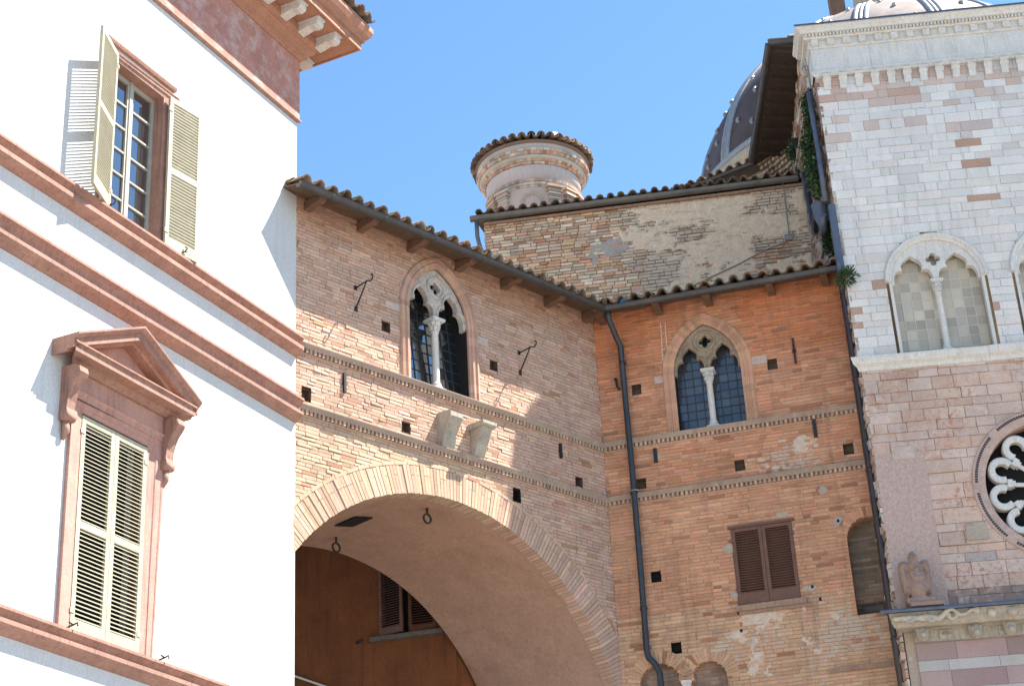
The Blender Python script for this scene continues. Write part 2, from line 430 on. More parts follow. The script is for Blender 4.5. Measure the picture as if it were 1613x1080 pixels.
M['wood'] = plain_mat('eave_timber', (.16, .09, .055), .85, 0, .3, 9, rust=(.09, .055, .036))
M['wooddark'] = plain_mat('sooty_timber', (.045, .030, .022), .85, 0, .35, 9, rust=(.03, .02, .015))
M['tile'] = attr_mat('roof_tile', .9, .3, 30, .5)
M['cream'] = plain_mat('cream_shutter_paint', (.42, .385, .275), .55, 0, .12, 8, rust=(.33, .30, .21))
M['brown'] = plain_mat('brown_shutter_paint', (.15, .068, .042), .55, 0, .2, 8, rust=(.105, .05, .033))
M['sash'] = plain_mat('grey_sash_paint', (.36, .34, .28), .6, 0, .15, 10)
M['dark'] = plain_mat('dark_hollow', (.012, .011, .010), .9, 0, .3, 10)
M['holemat'] = plain_mat('putlog_hole_brick', (.13, .085, .06), .95, 0, .4, 20)
M['glassblue'] = glass_mat('window_pane', (.02, .025, .03), .02, 3.2)
M['glassA'] = glass_mat('leaded_pane', (.015, .018, .022), .03, 3.2, .01)
M['glassB'] = glass_mat('dusty_leaded_pane', (.06, .07, .08), .12, 1.7, .03)
M['glassC'] = glass_mat('old_leaded_pane', (.50, .445, .36), .5, 1.4, .03)
M['leadcame'] = plain_mat('lead_came', (.05, .05, .052), .6, .3, .2, 30)
M['leadcameC'] = plain_mat('pale_came', (.58, .54, .47), .7, 0, .2, 30)
M['cable'] = plain_mat('grey_cable', (.28, .26, .23), .6, 0, .2, 20)
M['whitecable'] = plain_mat('white_rope', (.75, .75, .72), .6, 0, .1, 20)
M['lime'] = plain_mat('lime_drip', (.60, .50, .42), .95, 0, .2, 20)
M['cement'] = stone_mat('cement_patch', (.42, .34, .27), .2, (.2, .17, .14), .5, 2, False, .95, 30)
M['eagle'] = stone_mat('worn_reddish_stone', (.31, .205, .16), .25, (.13, .10, .085), .8, 3.0, False, .95, 40, bstr=.6)
M['turretplaster'] = stone_mat('grey_violet_plaster', (.53, .46, .435), .08, (.36, .31, .29), .4, .8, True, .92, 25)
M['ground'] = stone_mat('piazza_paving', (.26, .235, .21), .15, (.22, .19, .16), .4, .3, False, .9, 8)
M['leaf'] = attr_mat('leaf_green', .6, .25, 40, .1)
M['featherA'] = attr_mat('pigeon_plumage', .7, .15, 60, .1)
M['blueplastic'] = plain_mat('blue_plastic', (.08, .25, .6), .4, 0, .1, 10)
# ------------------------------------------------------------------ ground
mb = MB(); mb.quad([(-400, -600, 0), (400, -600, 0), (400, 400, 0), (-400, 400, 0)])
tag(mb.build('ground', M['ground']), kind='structure')
# ------------------------------------------------------------------ brick colours
def colA(u, z):
    base = random.choice([(.53, .345, .25), (.515, .325, .235), (.55, .365, .27), (.50, .305, .215), (.53, .355, .265)])
    if z < 11.9 and u < -2.6: base = mixc(base, (.50, .36, .235), .65)
    if random.random() < .025: base = (.42, .22, .13)
    sm = .14 + .35 * max(0, nz(u, z, .9, 3)) + (.15 if u > -1.5 and z > 13 else 0)
    if z > 15.0: base = mixc(base, (.40, .20, .12), .4)
    return jit((*base, sm), .055, .03)
def colB(u, z):
    base = random.choice([(.57, .275, .155), (.54, .25, .135), (.59, .30, .18), (.55, .265, .155), (.51, .225, .12)])
    t = max(0, min(1, (z - 13.9) / 1.4)) * (.5 + 1.2 * nz(u, z, .5, 9) + (.35 if u > 2.6 else 0))
    base = mixc(base, (.54, .17, .065), max(0, min(.7, t * 1.2)))
    if z < 12: base = mixc(base, (.54, .295, .178), .45)
    if z < 9.9: base = mixc(base, (.52, .36, .23), .5)
    if random.random() < .04: base = (.38, .17, .10)
    sm = .14 + .3 * max(0, nz(u, z, 1.1, 5))
    if 12.0 < z < 12.5 and u > 2.5: sm += .22
    if u > 1.6 and z < 10.0: sm += .16 + .3 * nz(u, z, 1.3, 8)
    return jit((*base, sm), .065, .03)
def colD(u, z):
    base = random.choice([(.64, .455, .30), (.68, .52, .36), (.56, .33, .205), (.70, .57, .42), (.62, .375, .235), (.58, .45, .32)])
    pl = -.15
    x = u + .9 * nz(u, z, .7, 2) + .3 * nz(u, z, 2.3, 6)
    t = max(0, min(1, (x + 2.05) / .25))
    pl += t * (.72 + .35 * nz(u, z, .95, 4))
    if t > .5: base = mixc(base, (.34, .19, .12), .4)
    return jit((*base, pl), .12, .06)
def plaster_skin(name, parent, u0, u1, z0, z1, fn, k, mat_, cell=.025):
    mb = MB(); nu, nzv = int((u1 - u0) / cell), int((z1 - z0) / cell); vid = {}; on = {}
    for i in range(-1, nu + 1):
        for j in range(-1, nzv + 1): on[i, j] = 0 <= i < nu and 0 <= j < nzv and fn(u0 + (i + .5) * cell, z0 + (j + .5) * cell)
    def V(i, j):
        if (i, j) not in vid:
            u, z = u0 + i * cell, z0 + j * cell
            edge = not all(on.get((i - a, j - b), False) for a in (0, 1) for b in (0, 1))
            vid[i, j] = mb.vert(u + cell * .45 * nz(u, z, 31, 2), (-.004 if edge else k + .006 * nz(u, z, 4, 3)), z + cell * .45 * nz(u, z, 29, 5))
        return vid[i, j]
    for (i, j), q in on.items():
        if q: mb.face((V(i, j), V(i + 1, j), V(i + 1, j + 1), V(i, j + 1)), (1, 1, 1, 0), 0, True)
    # one object per connected patch
    par = list(range(len(mb.v)))
    def find(x):
        while par[x] != x: par[x] = par[par[x]]; x = par[x]
        return x
    for f in mb.f:
        for q in f[1:]: par[find(q)] = find(f[0])
    groups = {}
    for f in mb.f: groups.setdefault(find(f[0]), []).append(f)
    for fs in groups.values():
        if len(fs) < 12: continue
        m2 = MB(); ids = {}
        for f in fs:
            for q in f:
                if q not in ids: ids[q] = len(m2.v); m2.v.append(mb.v[q])
            m2.face([ids[q] for q in f], (1, 1, 1, 0), 0, True)
        m2.build(name, mat_, parent)
def fract(u, z, s, o=0): return nz(u, z, s, o) + .5 * nz(u, z, s * 2.3, o + 3) + .3 * nz(u, z, s * 5.1, o + 7) + .18 * nz(u, z, s * 11, o + 1)
MORT_A = lambda a, b, z: (.40, .32, .25, .1)
# ------------------------------------------------------------------ building frames
A_LOC, A_RZ = (1.476, 27.961, 0), R(45.358)
B_LOC, B_RZ = (1.476, 27.961, 0), R(-14.939)
C_LOC, C_RZ = (5.762, 26.106, 0), R(-4.258)
W_LOC, W_RZ = (-3.202, 23.224, 0), R(64.383)
# ------------------------------------------------------------------ shared builders
def roof_tiles(name, parent, u0, u1, k_e, z_e, slope, length, pitch=.24, m0=0.0, m1=0.0, xf=IDENT, seed=1, dark=.0):
    """barrel tiles: covers over channels, rows climbing away from the eave"""
    rnd = random.Random(seed); mb = MB(xf)
    ca, sa = cos(slope), sin(slope)
    rows = max(1, int(length / .34)); n = int((u1 - u0) / pitch) + 3
    pal = [(.25, .17, .115), (.21, .155, .115), (.29, .19, .125), (.17, .135, .105), (.30, .24, .175), (.23, .14, .09)]
    def half(u, s0, s1, r0, r1, lift, up, thick, col, seg=7):
        def pt(a, r, s_, l):
            x = u + r * cos(a); h = (r * sin(a) if up else -r * sin(a)) + l
            return mb.vert(x, k_e - s_ * ca + h * sa, z_e + s_ * sa + h * ca)
        A = [pt(pi * i / seg, r0, s0, lift + .02) for i in range(seg + 1)]; B = [pt(pi * i / seg, r1, s1, lift - .005) for i in range(seg + 1)]
        for i in range(seg): mb.face((A[i], A[i + 1], B[i + 1], B[i]), col, 0, True)
        if thick:
            I = [pt(pi * i / seg, r0 - .018, s0, lift + .02) for i in range(seg + 1)]; J = [pt(pi * i / seg, r1 - .018, s1, lift - .005) for i in range(seg + 1)]
            for i in range(seg):
                mb.face((A[i], A[i + 1], I[i + 1], I[i]), col); mb.face((I[i], I[i + 1], J[i + 1], J[i]), col, 0, True)
    for r_ in range(rows):
        s0 = r_ * .34 - (.03 if r_ == 0 else 0)
        kk = k_e - s0 * ca
        for i in range(n):
            u = u0 + min(0, m0) * .6 + pitch * (i + .5) + rnd.uniform(-.014, .014)
            if u < u0 + m0 * kk or u > u1 + m1 * kk: continue
            q_ = rnd.uniform(.7, 1.25) * (1 - dark); c = tuple(x * q_ for x in rnd.choice(pal)) + (0,)
            ds = rnd.uniform(-.02, .02) if r_ else rnd.uniform(-.035, .02)
            half(u, s0 + ds, s0 + ds + .42, pitch * .33, pitch * .27, .02 + rnd.uniform(0, .012), True, r_ < 1, c)
            q_ = rnd.uniform(.6, 1.1) * (1 - dark); c = tuple(x * q_ for x in rnd.choice(pal)) + (0,)
            half(u + pitch / 2, s0 + ds, s0 + .42, pitch * .30, pitch * .34, .06, False, r_ < 1, c, 5)
    # under-board
    mb.extrude([(k_e - .05, z_e - .035), (k_e - .05, z_e - .06), (k_e - .05 - length * ca, z_e - .06 + length * sa), (k_e - .05 - length * ca, z_e - .035 + length * sa)],
               u0, u1, m0, m1, (.12, .08, .05, 0))
    return mb.build(name, M['tile'], parent)
def gutter(name, parent, u0, u1, k, z, r, m, m0=0, m1=0, xf=IDENT, joints=True):
    mb = MB(xf); n = 10
    prof = [(k + r * cos(pi + pi * i / n), z + r * sin(pi + pi * i / n)) for i in range(n + 1)]
    prof += [(k + r + .010, z + .008), (k + r - .008, z + .01)] + [(k + (r - .008) * cos(2 * pi - pi * i / n), z + (r - .008) * sin(2 * pi - pi * i / n)) for i in range(1, n)]
    prof += [(k - r + .008, z + .01)]
    mb.extrude(prof, u0, u1, m0, m1, smooth=False)
    for ue, me_ in ((u0, m0), (u1, m1)):   # stop ends
        if not me_: mb.extrude([(k + r * cos(pi + pi * i / n), z + r * sin(pi + pi * i / n)) for i in range(n + 1)], ue - .004, ue + .004)
    if joints:
        x = u0 + .6
        while x < u1 - .2:   # strap round the joint
            q = [(k + (r + .006) * cos(pi + pi * i / n), z + (r + .006) * sin(pi + pi * i / n)) for i in range(n + 1)]
            q += [(k + (r + .001) * cos(2 * pi - pi * i / n), z + (r + .001) * sin(2 * pi - pi * i / n)) for i in range(0, n + 1)]
            mb.extrude(q, x, x + .035)
            x += 1.05
    return mb.build(name, m, parent)
def dentil_string(parent, u0, u1, zt, m0, m1, mats, cuts=()):
    mb = MB(); D = .055
    mb.extrude([(-.01, zt - .075), (D, zt - .075), (D + .015, zt - .06), (D + .015, zt - .035), (D + .04, zt - .012), (D + .04, zt), (-.01, zt + .014)], u0, u1, m0, m1, (.36, .27, .21, .3))
    mb.extrude([(-.01, zt - .17), (.018, zt - .17), (.018, zt - .14), (-.01, zt - .14)], u0, u1, m0, m1, (.46, .31, .22, .15))
    x = u0 + m0 * .05
    while x < u1 + m1 * .05:
        mb.box(x, x + .042, -.01, .052 + random.uniform(-.004, .004), zt - .14, zt - .077, jit((.44, .30, .215, .15), .12))
        x += .078
    return mb.build('string_course', mats, parent)
def shutter(name, parent, width, z0, z1, mid, mat_, hinge, ang, flip=1, louvre=.05, st=.07, th=.035, bottom=.16, top=.08, tilt=35, inside=False):
    """louvred leaf; hinge=(u,k), leaf runs along +u*flip turned out of the wall by ang"""
    dx, dk = cos(ang) * flip, sin(ang)
    nx, nk = -sin(ang) * flip, cos(ang)   # leaf's outer normal
    xf = lambda x, y, z: (hinge[0] + x * dx + y * nx, -(hinge[1] + x * dk + y * nk), z)
    mb = MB(xf)
    mb.box(0, st, -th / 2, th / 2, z0, z1); mb.box(width - st, width, -th / 2, th / 2, z0, z1)
    mb.box(st, width - st, -th / 2 + .002, th / 2 - .002, z0, z0 + bottom); mb.box(st, width - st, -th / 2 + .002, th / 2 - .002, z1 - top, z1)
    ms = mid if isinstance(mid, (list, tuple)) else [mid]
    for m_ in ms:
        if m_: mb.box(st, width - st, -th / 2 + .002, th / 2 - .002, m_ - .045, m_ + .045)
    lims = [z0 + bottom] + [x for m_ in ms if m_ for x in (m_ - .045, m_ + .045)] + [z1 - top]
    for a, b in zip(lims[::2], lims[1::2]):
        n = max(1, int((b - a) / louvre)); p = (b - a) / n
        for i in range(n):
            zc = a + p * (i + .5); hh = p * .62; t = R(tilt)
            y0, y1 = (-.019, .019) if inside else (.019, -.019)
            q_ = .86 if inside else .55; mb.extrude([(y0, zc - hh * q_), (y0, zc - hh * q_ + .009), (y1, zc + hh * q_), (y1, zc + hh * q_ - .009)], st - .005, width - st + .005)
    for zz in (z0 + .25, z1 - .2):   # strap hinges
        mb.box(-.02, .05, th / 2, th / 2 + .008, zz - .03, zz + .03)
    o = mb.build(name, mat_, parent)
    return o
def frame_sweep(mb, ul, ur, zb, zs, za, prof, n=16, **k):
    """moulding round an arched opening: down the left jamb, over the arch, down the right"""
    nj = max(1, int((zs - zb) / .13)) if 'colfn' in k else 1
    path = [(ul, zb + (zs - zb) * i / nj) for i in range(nj)] + arch_path(ul, ur, zs, za, n) + [(ur, zs - (zs - zb) * (i + 1) / nj) for i in range(nj)]
    mb.sweep(path, prof, **k)
def column(parent, u, k, z0, z1, r, mat_, sq=.085):
    mb = MB(); h = z1 - z0
    ch = .22
    mb.lathe([(r * 1.75, z0 + .05), (r * 1.8, z0 + .07), (r * 1.55, z0 + .09), (r * 1.25, z0 + .105), (r * 1.45, z0 + .125), (r * 1.3, z0 + .145), (r * 1.05, z0 + .16),
              (r, z0 + .2), (r * 1.02, z0 + h * .5), (r * .95, z1 - ch - .03), (r * 1.2, z1 - ch - .02), (r * 1.2, z1 - ch), (r * 1.0, z1 - ch + .01)], u, k, 18)
    mb.box(u - r * 1.9, u + r * 1.9, k - r * 1.9, k + r * 1.9, z0, z0 + .052)
    o = mb.build('column', mat_, parent)
    mb = MB()
    mb.lathe([(r * 1.0, z1 - ch + .004), (r * 1.15, z1 - ch + .05), (r * 1.3, z1 - ch + .1), (r * 1.75, z1 - .05), (r * 1.6, z1 - .045)], u, k, 16)
    for tier, (zz, rr, nl) in enumerate(((z1 - ch + .01, r * 1.08, 8), (z1 - ch + .07, r * 1.22, 8))):
        for i in range(nl):    # leaves curling out
            a = 2 * pi * (i + .5 * tier) / nl; ca, sa = cos(a), sin(a)
            pts = [(u + ca * rr, k + sa * rr, zz), (u + ca * rr * 1.12, k + sa * rr * 1.12, zz + .05), (u + ca * rr * 1.45, k + sa * rr * 1.45, zz + .085), (u + ca * rr * 1.5, k + sa * rr * 1.5, zz + .07)]
            mb.tube(pts, [.012, .017, .015, .008], 6)
    a = r * 2.15
    mb.box(u - a, u + a, k - a, k + a, z1 - .04, z1)
    mb.box(u - a * .9, u + a * .9, k - a * .9, k + a * .9, z1 - .055, z1 - .041)
    mb.build('capital', mat_, o)
    return o
def leaded(parent, ul, ur, zb, zs, za, k, gmat, cmat, du=.16, dz=.17, pal=((1, 1, 1, 0),), clipped=True, bar=.008, wob=.01, name='leaded_glazing', lean=0):
    """grid of small panes, each set at its own slight angle, and the lead between them"""
    mb = MB(lambda u, kk, z: (u, -(kk - lean * (z - zb)), z)); cut = arch_cut(ul, ur, zb, zs, za)
    nu = max(1, round((ur - ul) / du)); pu = (ur - ul) / nu; nzv = max(1, round((za - zb) / dz)); pz = (za - zb) / nzv
    for j in range(nzv):
        za_, zb_ = zb + j * pz, zb + (j + 1) * pz
        for i in range(nu):
            a, b = ul + i * pu, ul + (i + 1) * pu
            q_ = random.uniform(.85, 1.15); c = tuple(x * q_ for x in random.choice(pal)[:3]) + (0,)
            t1, t2 = random.gauss(0, wob * pu), random.gauss(0, wob * pz)
            mb.quad([(a, k - t1 - t2, za_), (b, k + t1 - t2, za_), (b, k + t1 + t2, zb_), (a, k - t1 + t2, zb_)], c)
    for i in range(nu + 1):
        u = ul + i * pu; mb.box(u - bar, u + bar, k - .004, k + .012, zb, za, mi=1)
    for j in range(nzv + 1):
        z = zb + j * pz; mb.box(ul, ur, k - .004, k + .010, z - bar * .9, z + bar * .9, mi=1)
    return mb.build(name, [gmat, cmat], parent)
def dark_room(mb, ul, ur, zb, zt, k0, k1, mi=0, col=(.02, .02, .02, 0)):
    """reveal and back of an opening"""
    mb.box(ul, ur, k1, k1 - .02, zb, zt, col, mi)
def putlog(parent, u, z, s=.09, h=.10, deep=.13, mat_=None):
    mb = MB()
    for p in ([(u - s, .002, z - h), (u - s, -deep, z - h), (u - s, -deep, z + h), (u - s, .002, z + h)],
              [(u + s, .002, z - h), (u + s, -deep, z - h), (u + s, -deep, z + h), (u + s, .002, z + h)],
              [(u - s, .002, z - h), (u + s, .002, z - h), (u + s, -deep, z - h), (u - s, -deep, z - h)],
              [(u - s, .002, z + h), (u + s, .002, z + h), (u + s, -deep, z + h), (u - s, -deep, z + h)],
              [(u - s, -deep, z - h), (u + s, -deep, z - h), (u + s, -deep, z + h), (u - s, -deep, z + h)]): mb.quad(p)
    return mb.build('putlog_hole', mat_ or M['holemat'], parent)
def anchor(parent, u, z0, z1, wd=.022, k=.03):
    mb = MB(); mb.box(u - wd, u + wd, .0, k + .01, z0, z1); mb.box(u - .03, u + .03, .0, k - .004, (z0 + z1) / 2 - .03, (z0 + z1) / 2 + .03)
    return mb.build('wall_anchor', M['iron'], parent)
def pipe_clip(mb, u, k, z, r): mb.tube([(u, k, z - .02), (u, k, z + .02)], r + .012, 12)
def rafters(parent, us, k1, z0, z1, wd=.062):
    for u in us:
        mb = MB()
        prof = [(0, z0 - .10), (0, z1), (k1, z1), (k1, z1 - .07), (k1 - .03, z1 - .10), (k1 - .08, z1 - .10), (k1 - .11, z1 - .14), (k1 - .18, z1 - .15), (k1 - .22, z0 - .08), (.06, z0 - .09)]
        mb.extrude(prof, u - wd, u + wd)
        mb.build('rafter_bracket', M['wood'], parent)
def eave_boards(parent, u0, u1, k1, z_w, z_e, m0, m1):
    mb = MB(); n = 5
    for i in range(n):
        a, b = k1 * i / n, k1 * (i + 1) / n - .006
        za, zb = z_w + (z_e - z_w) * i / n, z_w + (z_e - z_w) * (i + 1) / n
        mb.extrude([(a, za), (b, zb), (b, zb + .025), (a, za + .025)], u0, u1, m0, m1)
    return mb.build('eave_boards', M['wood'], parent)
def biforate(parent, ul, ur, zb, zs, za, kt, k_glass, tmat, gmat, cmat, colr=.055, cmat2=None, round_ring=None, fr_prof=None, fr_mat=None, gl_pal=((1, 1, 1, 0),), du=.155, dz=.17,
             lh=.42, quat_z=None, quat_r=.13, ring=True, capz=None, cap_up=.0, frame_name='twin_window', reveal_mat=None, wob=.01, colmat=None, bar=.008, jamb_path=None, ln_zs=None, fr_col=None, lean=0):
    """two-light window: moulded frame (part) > tracery, column (> capital), glazing, reveal"""
    mid = (ul + ur) / 2
    fm = MB(); frame_sweep(fm, ul, ur, zb, zs, za, fr_prof, **({'colfn': fr_col} if fr_col else {}))
    fr = fm.build(frame_name, fr_mat, parent)
    capz = capz or zs
    # reveal behind the frame
    rv = MB()
    frame_sweep(rv, ul, ur, zb, zs, za, [(.001, -.025), (.05, -.025), (.05, k_glass - .05 - 2.4 * lean), (.001, k_glass - .05 - 2.4 * lean)])
    kb_ = k_glass - .05 - 2.4 * lean; rv.quad([(ul - .05, kb_, zb), (ur + .05, kb_, zb), (ur + .05, kb_, za + .1), (ul - .05, kb_, za + .1)])
    rv.quad([(ul, kt[1], zb), (ur, kt[1], zb), (ur, kb_, zb), (ul, kb_, zb)])
    rv.build('reveal', reveal_mat or M['dark'], fr)
    # tracery
    l = (ur - ul) / 4 - .035; cl, cr = (ul + mid) / 2 - .003, (ur + mid) / 2 + .003
    lz = ln_zs or capz
    out = [(p[0], p[1]) for p in arch_path(ul + .004, ur - .004, zs, za - .004, 18)]
    ol = [(ul + .004, capz)] if capz < zs - .01 else []
    orr = [(ur - .004, capz)] if capz < zs - .01 else []
    outline = ol + out + orr + [(ur - .004, lz - .02), (cr + l, lz - .02)] + lancet(cr, l, lz, lh) + [(cr - l, lz - .02), (cl + l, lz - .02)] + lancet(cl, l, lz, lh) + [(cl - l, lz - .02), (ul + .004, lz - .02)]
    holes = []
    qz = quat_z or (zs + (za - zs) * .66)
    holes.append(quatrefoil(mid, qz, quat_r, 0))
    tr = (quat_r + .11)
    for s_ in (-1, 1):
        a = pi / 2 + s_ * R(70)
        c_ = (mid + (tr + .03) * cos(a), qz + (tr + .03) * sin(a))
        holes.append([(c_[0] + .027 * cos(b), c_[1] + .027 * sin(b)) for b in (a + .3, a + 2.4, a + 4.5)])
    holes.append([(mid - .022, qz - tr + .035), (mid + .022, qz - tr + .035), (mid, qz - tr - .03)])
    tro = plate_obj('tracery', outline, holes, kt[0], kt[1], tmat, fr, .014)
    if ring:
        rm = MB(); rm.sweep(circle(mid, qz, quat_r + .05, 32), [(-.03, kt[1] - .01), (-.02, kt[1] + .025), (.02, kt[1] + .03), (.03, kt[1] - .01)], closed=True, smooth=True)
        for c0 in (cl, cr):    # roll moulding round each light
            pth = lancet(c0, l + .035, lz, lh + .03)[::-1]
            rm.sweep(pth, [(-.014, kt[1] - .008), (-.010, kt[1] + .018), (.010, kt[1] + .018), (.014, kt[1] - .008)], smooth=True)
        rm.build('ring_moulding', tmat, tro)
    column(fr, mid, (kt[0] + kt[1]) / 2, zb, capz + .004, colr, colmat or tmat)
    leaded(fr, ul - .02, ur + .02, zb, zs, za + .05, k_glass + lean * .8, gmat, cmat, du, dz, gl_pal, wob=wob, bar=bar, lean=lean)
    return fr
# ================================================================== ARCHED BRICK WING (A)
AR = empty('arched_brick_palace', A_LOC, A_RZ, label='brick palace wing on a big round archway, partly sunlit, beside the white house', cat='building')
AC, ARZ, ARR = -3.676, 7.40, 3.787
RO = ARR + .455
def arch_hole(zm, z0, z1):
    q = (RO + .0) ** 2 - (zm - ARZ) ** 2
    if zm <= ARZ: return (AC - RO, AC + RO)
    return (AC - sqrt(q), AC + sqrt(q)) if q > 0 else None
AW = dict(ul=-4.40, ur=-3.12, zb=13.01, zs=14.28, za=15.20)
FRA = .19
holesA = [(-4.89, 13.81), (-2.56, 13.80), (-4.52, 12.19), (-6.46, 12.20), (-2.18, 11.60), (-.68, 12.19)]
cuts = [arch_hole, arch_cut(AW['ul'] - FRA, AW['ur'] + FRA, 13.0, AW['zs'], AW['za'] + FRA)]
for (u, z) in holesA: cuts.append(rect_cut(u - .09, u + .09, z - .1, z + .1))
mb = MB()
masonry(mb, -10.0, 0.0, 5.0, 15.55, cuts, colA, .0605, (.125, .265), .011, .011, .003, mortar=(.42, .315, .245, -.1))
# back of the wing, left end and floor over the vault
mb.box(-10, 3.2, -2.95, -2.90, 11.4, 15.6, (.4, .3, .2, 0)); mb.box(-16, 0, -9.5, -2.96, 15.5, 15.6, (.3, .2, .14, 0));  mb.box(-10, .35, -2.9, -.1, 11.35, 11.42, (.3, .2, .15, 0))  # middle box: unseen slab added to keep sky light off the court behind
mb.quad([(-10, 0, 5), (-10, -2.95, 5), (-10, -2.95, 15.6), (-10, 0, 15.6)], (.4, .3, .2, 0))
bm_o = mb.build('wall', M['brickA'], AR, recalc=False)
# rear arch wall
pth = [(AC - ARR, 4.0), (-10, 4.0), (-10, 11.45), (4, 11.45), (4, 4.0), (AC + ARR, 4.0)]
arc = [(AC + (ARR + .01) * cos(a), ARZ + (ARR + .01) * sin(a)) for a in [pi * i / 40 for i in range(41)]]
plate_obj('rear_wall', pth + arc, [], -2.95, -2.75, M['vault'], AR)
# voussoir ring
mb = MB()
n = 190
for i in range(n):
    a0, a1 = pi * i / n - .02, pi * (i + .86) / n - .02
    f = .012 + random.gauss(0, .003); c = colA(AC + 4 * cos(a0), ARZ + 4 * sin(a0)); c = jit((*mixc(c, (.50, .335, .235), .35), .12), .06)
    r0 = ARR + random.uniform(-.006, .006); r1 = RO + random.uniform(-.012, .004)
    V = []
    split = random.random() < .5
    segs = [(r0, r1)] if not split else [(r0, r0 + .29), (r0 + .298, r1)]
    for ra, rb in segs:
        V = []
        for k in (f, -.24):
            for (a, r) in ((a0, ra), (a1, ra), (a1, rb), (a0, rb)): V.append(mb.vert(AC + r * cos(a), k, ARZ + r * sin(a)))
        cc = jit(c, .05)
        for fidx in ((0, 1, 2, 3), (0, 4, 5, 1), (2, 6, 7, 3), (1, 5, 6, 2), (0, 3, 7, 4)): mb.face([V[q] for q in fidx], cc)
for rr, kk in ((ARR + .02, -.235), (RO - .004, .0)):   # mortar behind the ring
    pass
m2 = [(AC + (ARR + .012) * cos(pi * i / 60), ARZ + (ARR + .012) * sin(pi * i / 60)) for i in range(61)]
mo = [(AC + (RO + .05) * cos(pi * i / 60), ARZ + (RO + .05) * sin(pi * i / 60)) for i in range(61)]
for i in range(60):
    mb.quad([(*m2[i][:1], 0.0, m2[i][1]), (m2[i + 1][0], 0.0, m2[i + 1][1]), (mo[i + 1][0], -.004, mo[i + 1][1]), (mo[i][0], -.004, mo[i][1])], (.42, .33, .26, .1))
    mb.quad([(m2[i][0], 0.0, m2[i][1]), (m2[i + 1][0], 0.0, m2[i + 1][1]), (m2[i + 1][0], -.26, m2[i + 1][1]), (m2[i][0], -.26, m2[i][1])], (.42, .33, .26, .1))
# thin outer rowlock
i = 0; a = .05
while a < pi - .02:
    da = random.uniform(.05, .066); c = colA(-3, 11)
    V = []
    for k in (.016, -.02):
        for (q, r) in ((a, RO + .002), (a + da * .95, RO + .002), (a + da * .95, RO + .052), (a, RO + .052)): V.append(mb.vert(AC + r * cos(q), k, ARZ + r * sin(q)))
    for fidx in ((0, 1, 2, 3), (0, 4, 5, 1), (2, 6, 7, 3), (1, 5, 6, 2), (0, 3, 7, 4)): mb.face([V[q] for q in fidx], c)
    a += da
mb.build('arch_ring', M['brickA'], AR)
# vault: plastered barrel
mb = MB(); rv_ = ARR + .006
for i in range(64):
    for j in range(6):
        P = []
        for ii, jj in ((i, j), (i + 1, j), (i + 1, j + 1), (i, j + 1)):
            a = pi * ii / 64; k = -.2 - 2.75 * jj / 6; r = rv_ + .012 * nz(a * 4, k, .8, 4) + (.0 if jj else .0)
            P.append((AC + r * cos(a), k, ARZ + r * sin(a)))
        # opening in the crown
        mb.face([mb.vert(*p) for p in P], (1, 1, 1, 0), 0, True)
mb.quad([(AC + rv_, -.2, 4), (AC + rv_, -2.95, 4), (AC + rv_, -2.95, ARZ), (AC + rv_, -.2, ARZ)])
mb.quad([(AC - rv_, -.2, 4), (AC - rv_, -2.95, 4), (AC - rv_, -2.95, ARZ), (AC - rv_, -.2, ARZ)])
bmx = mb.build('vault', M['vault'], AR)
# dark hatch in the vault crown
a0, a1 = 1.70, 1.80
mb = MB()
rh = ARR - .012
P = [(AC + rh * cos(a1), -1.25, ARZ + rh * sin(a1)), (AC + rh * cos(a0), -1.25, ARZ + rh * sin(a0)), (AC + rh * cos(a0), -1.75, ARZ + rh * sin(a0)), (AC + rh * cos(a1), -1.75, ARZ + rh * sin(a1))]
Q = [(p[0], p[1], p[2] + .012) for p in P]
mb.quad(P); 
for i in range(4): mb.quad([P[i], P[(i + 1) % 4], Q[(i + 1) % 4], Q[i]])
mb.build('vault_hatch', M['dark'], AR)
# hanging rings
for (u, k) in ((-3.69, -.5), (-4.02, -2.35)):
    zt = ARZ + sqrt(ARR ** 2 - (u - AC) ** 2)
    mb = MB(); mb.tube([(u, k, zt + .02), (u, k, zt - .10)], .018, 8)
    mb.sweep(circle(u, zt - .17, .075, 24), [(-.012, k - .012), (.012, k - .012), (.012, k + .012), (-.012, k + .012)], closed=True)
    mb.build('hanging_ring', M['iron'], AR)
bp = [(-10, 5), (AC - ARR - .2, 5)] + [(AC + (ARR + .2) * cos(pi - pi * i / 40), ARZ + (ARR + .2) * sin(pi - pi * i / 40)) for i in range(41)] + [(AC + ARR + .2, 5), (1.2, 5), (1.2, 15.55), (-10, 15.55)]
plate_obj('wall_core', bp, [[(AW['ul'] - .06, 13.0), (AW['ur'] + .06, 13.0)] + arch_path(AW['ul'] - .06, AW['ur'] + .06, AW['zs'], AW['za'] + .06)[::-1]], -.23, -.15, M['holemat'], AR)
mb = MB(); mb.box(-.03, .08, -.2, -.02, 5, 15.5, (.40, .30, .22, .2)); mb.build('corner_core', M['brickA'], AR)
dentil_string(AR, -6.66, 0, 13.0, 0, -.58, M['brickA'])
dentil_string(AR, -6.66, 0, 12.0, 0, -.58, M['brickA'])
fprof = [(-.002, -.03), (-.002, .012), (.03, .02), (.045, .05), (.085, .055), (.10, .03), (.125, .03), (.14, .055), (.185, .04), (.20, .0), (.20, -.03)]
biforate(AR, AW['ul'], AW['ur'], AW['zb'], AW['zs'], AW['za'], (-.17, -.05), -.30, M['tracery'], M['glassA'], M['leadcame'], .06, fr_prof=fprof, fr_mat=M['brickA'], fr_col=lambda i: jit((.47, .29, .21, .15), .08, .04), lean=.10, du=.165, dz=.185,
         lh=.50, quat_z=14.86, quat_r=.125, capz=14.30, colmat=M['white_stone'], wob=.006, reveal_mat=M['dark'])
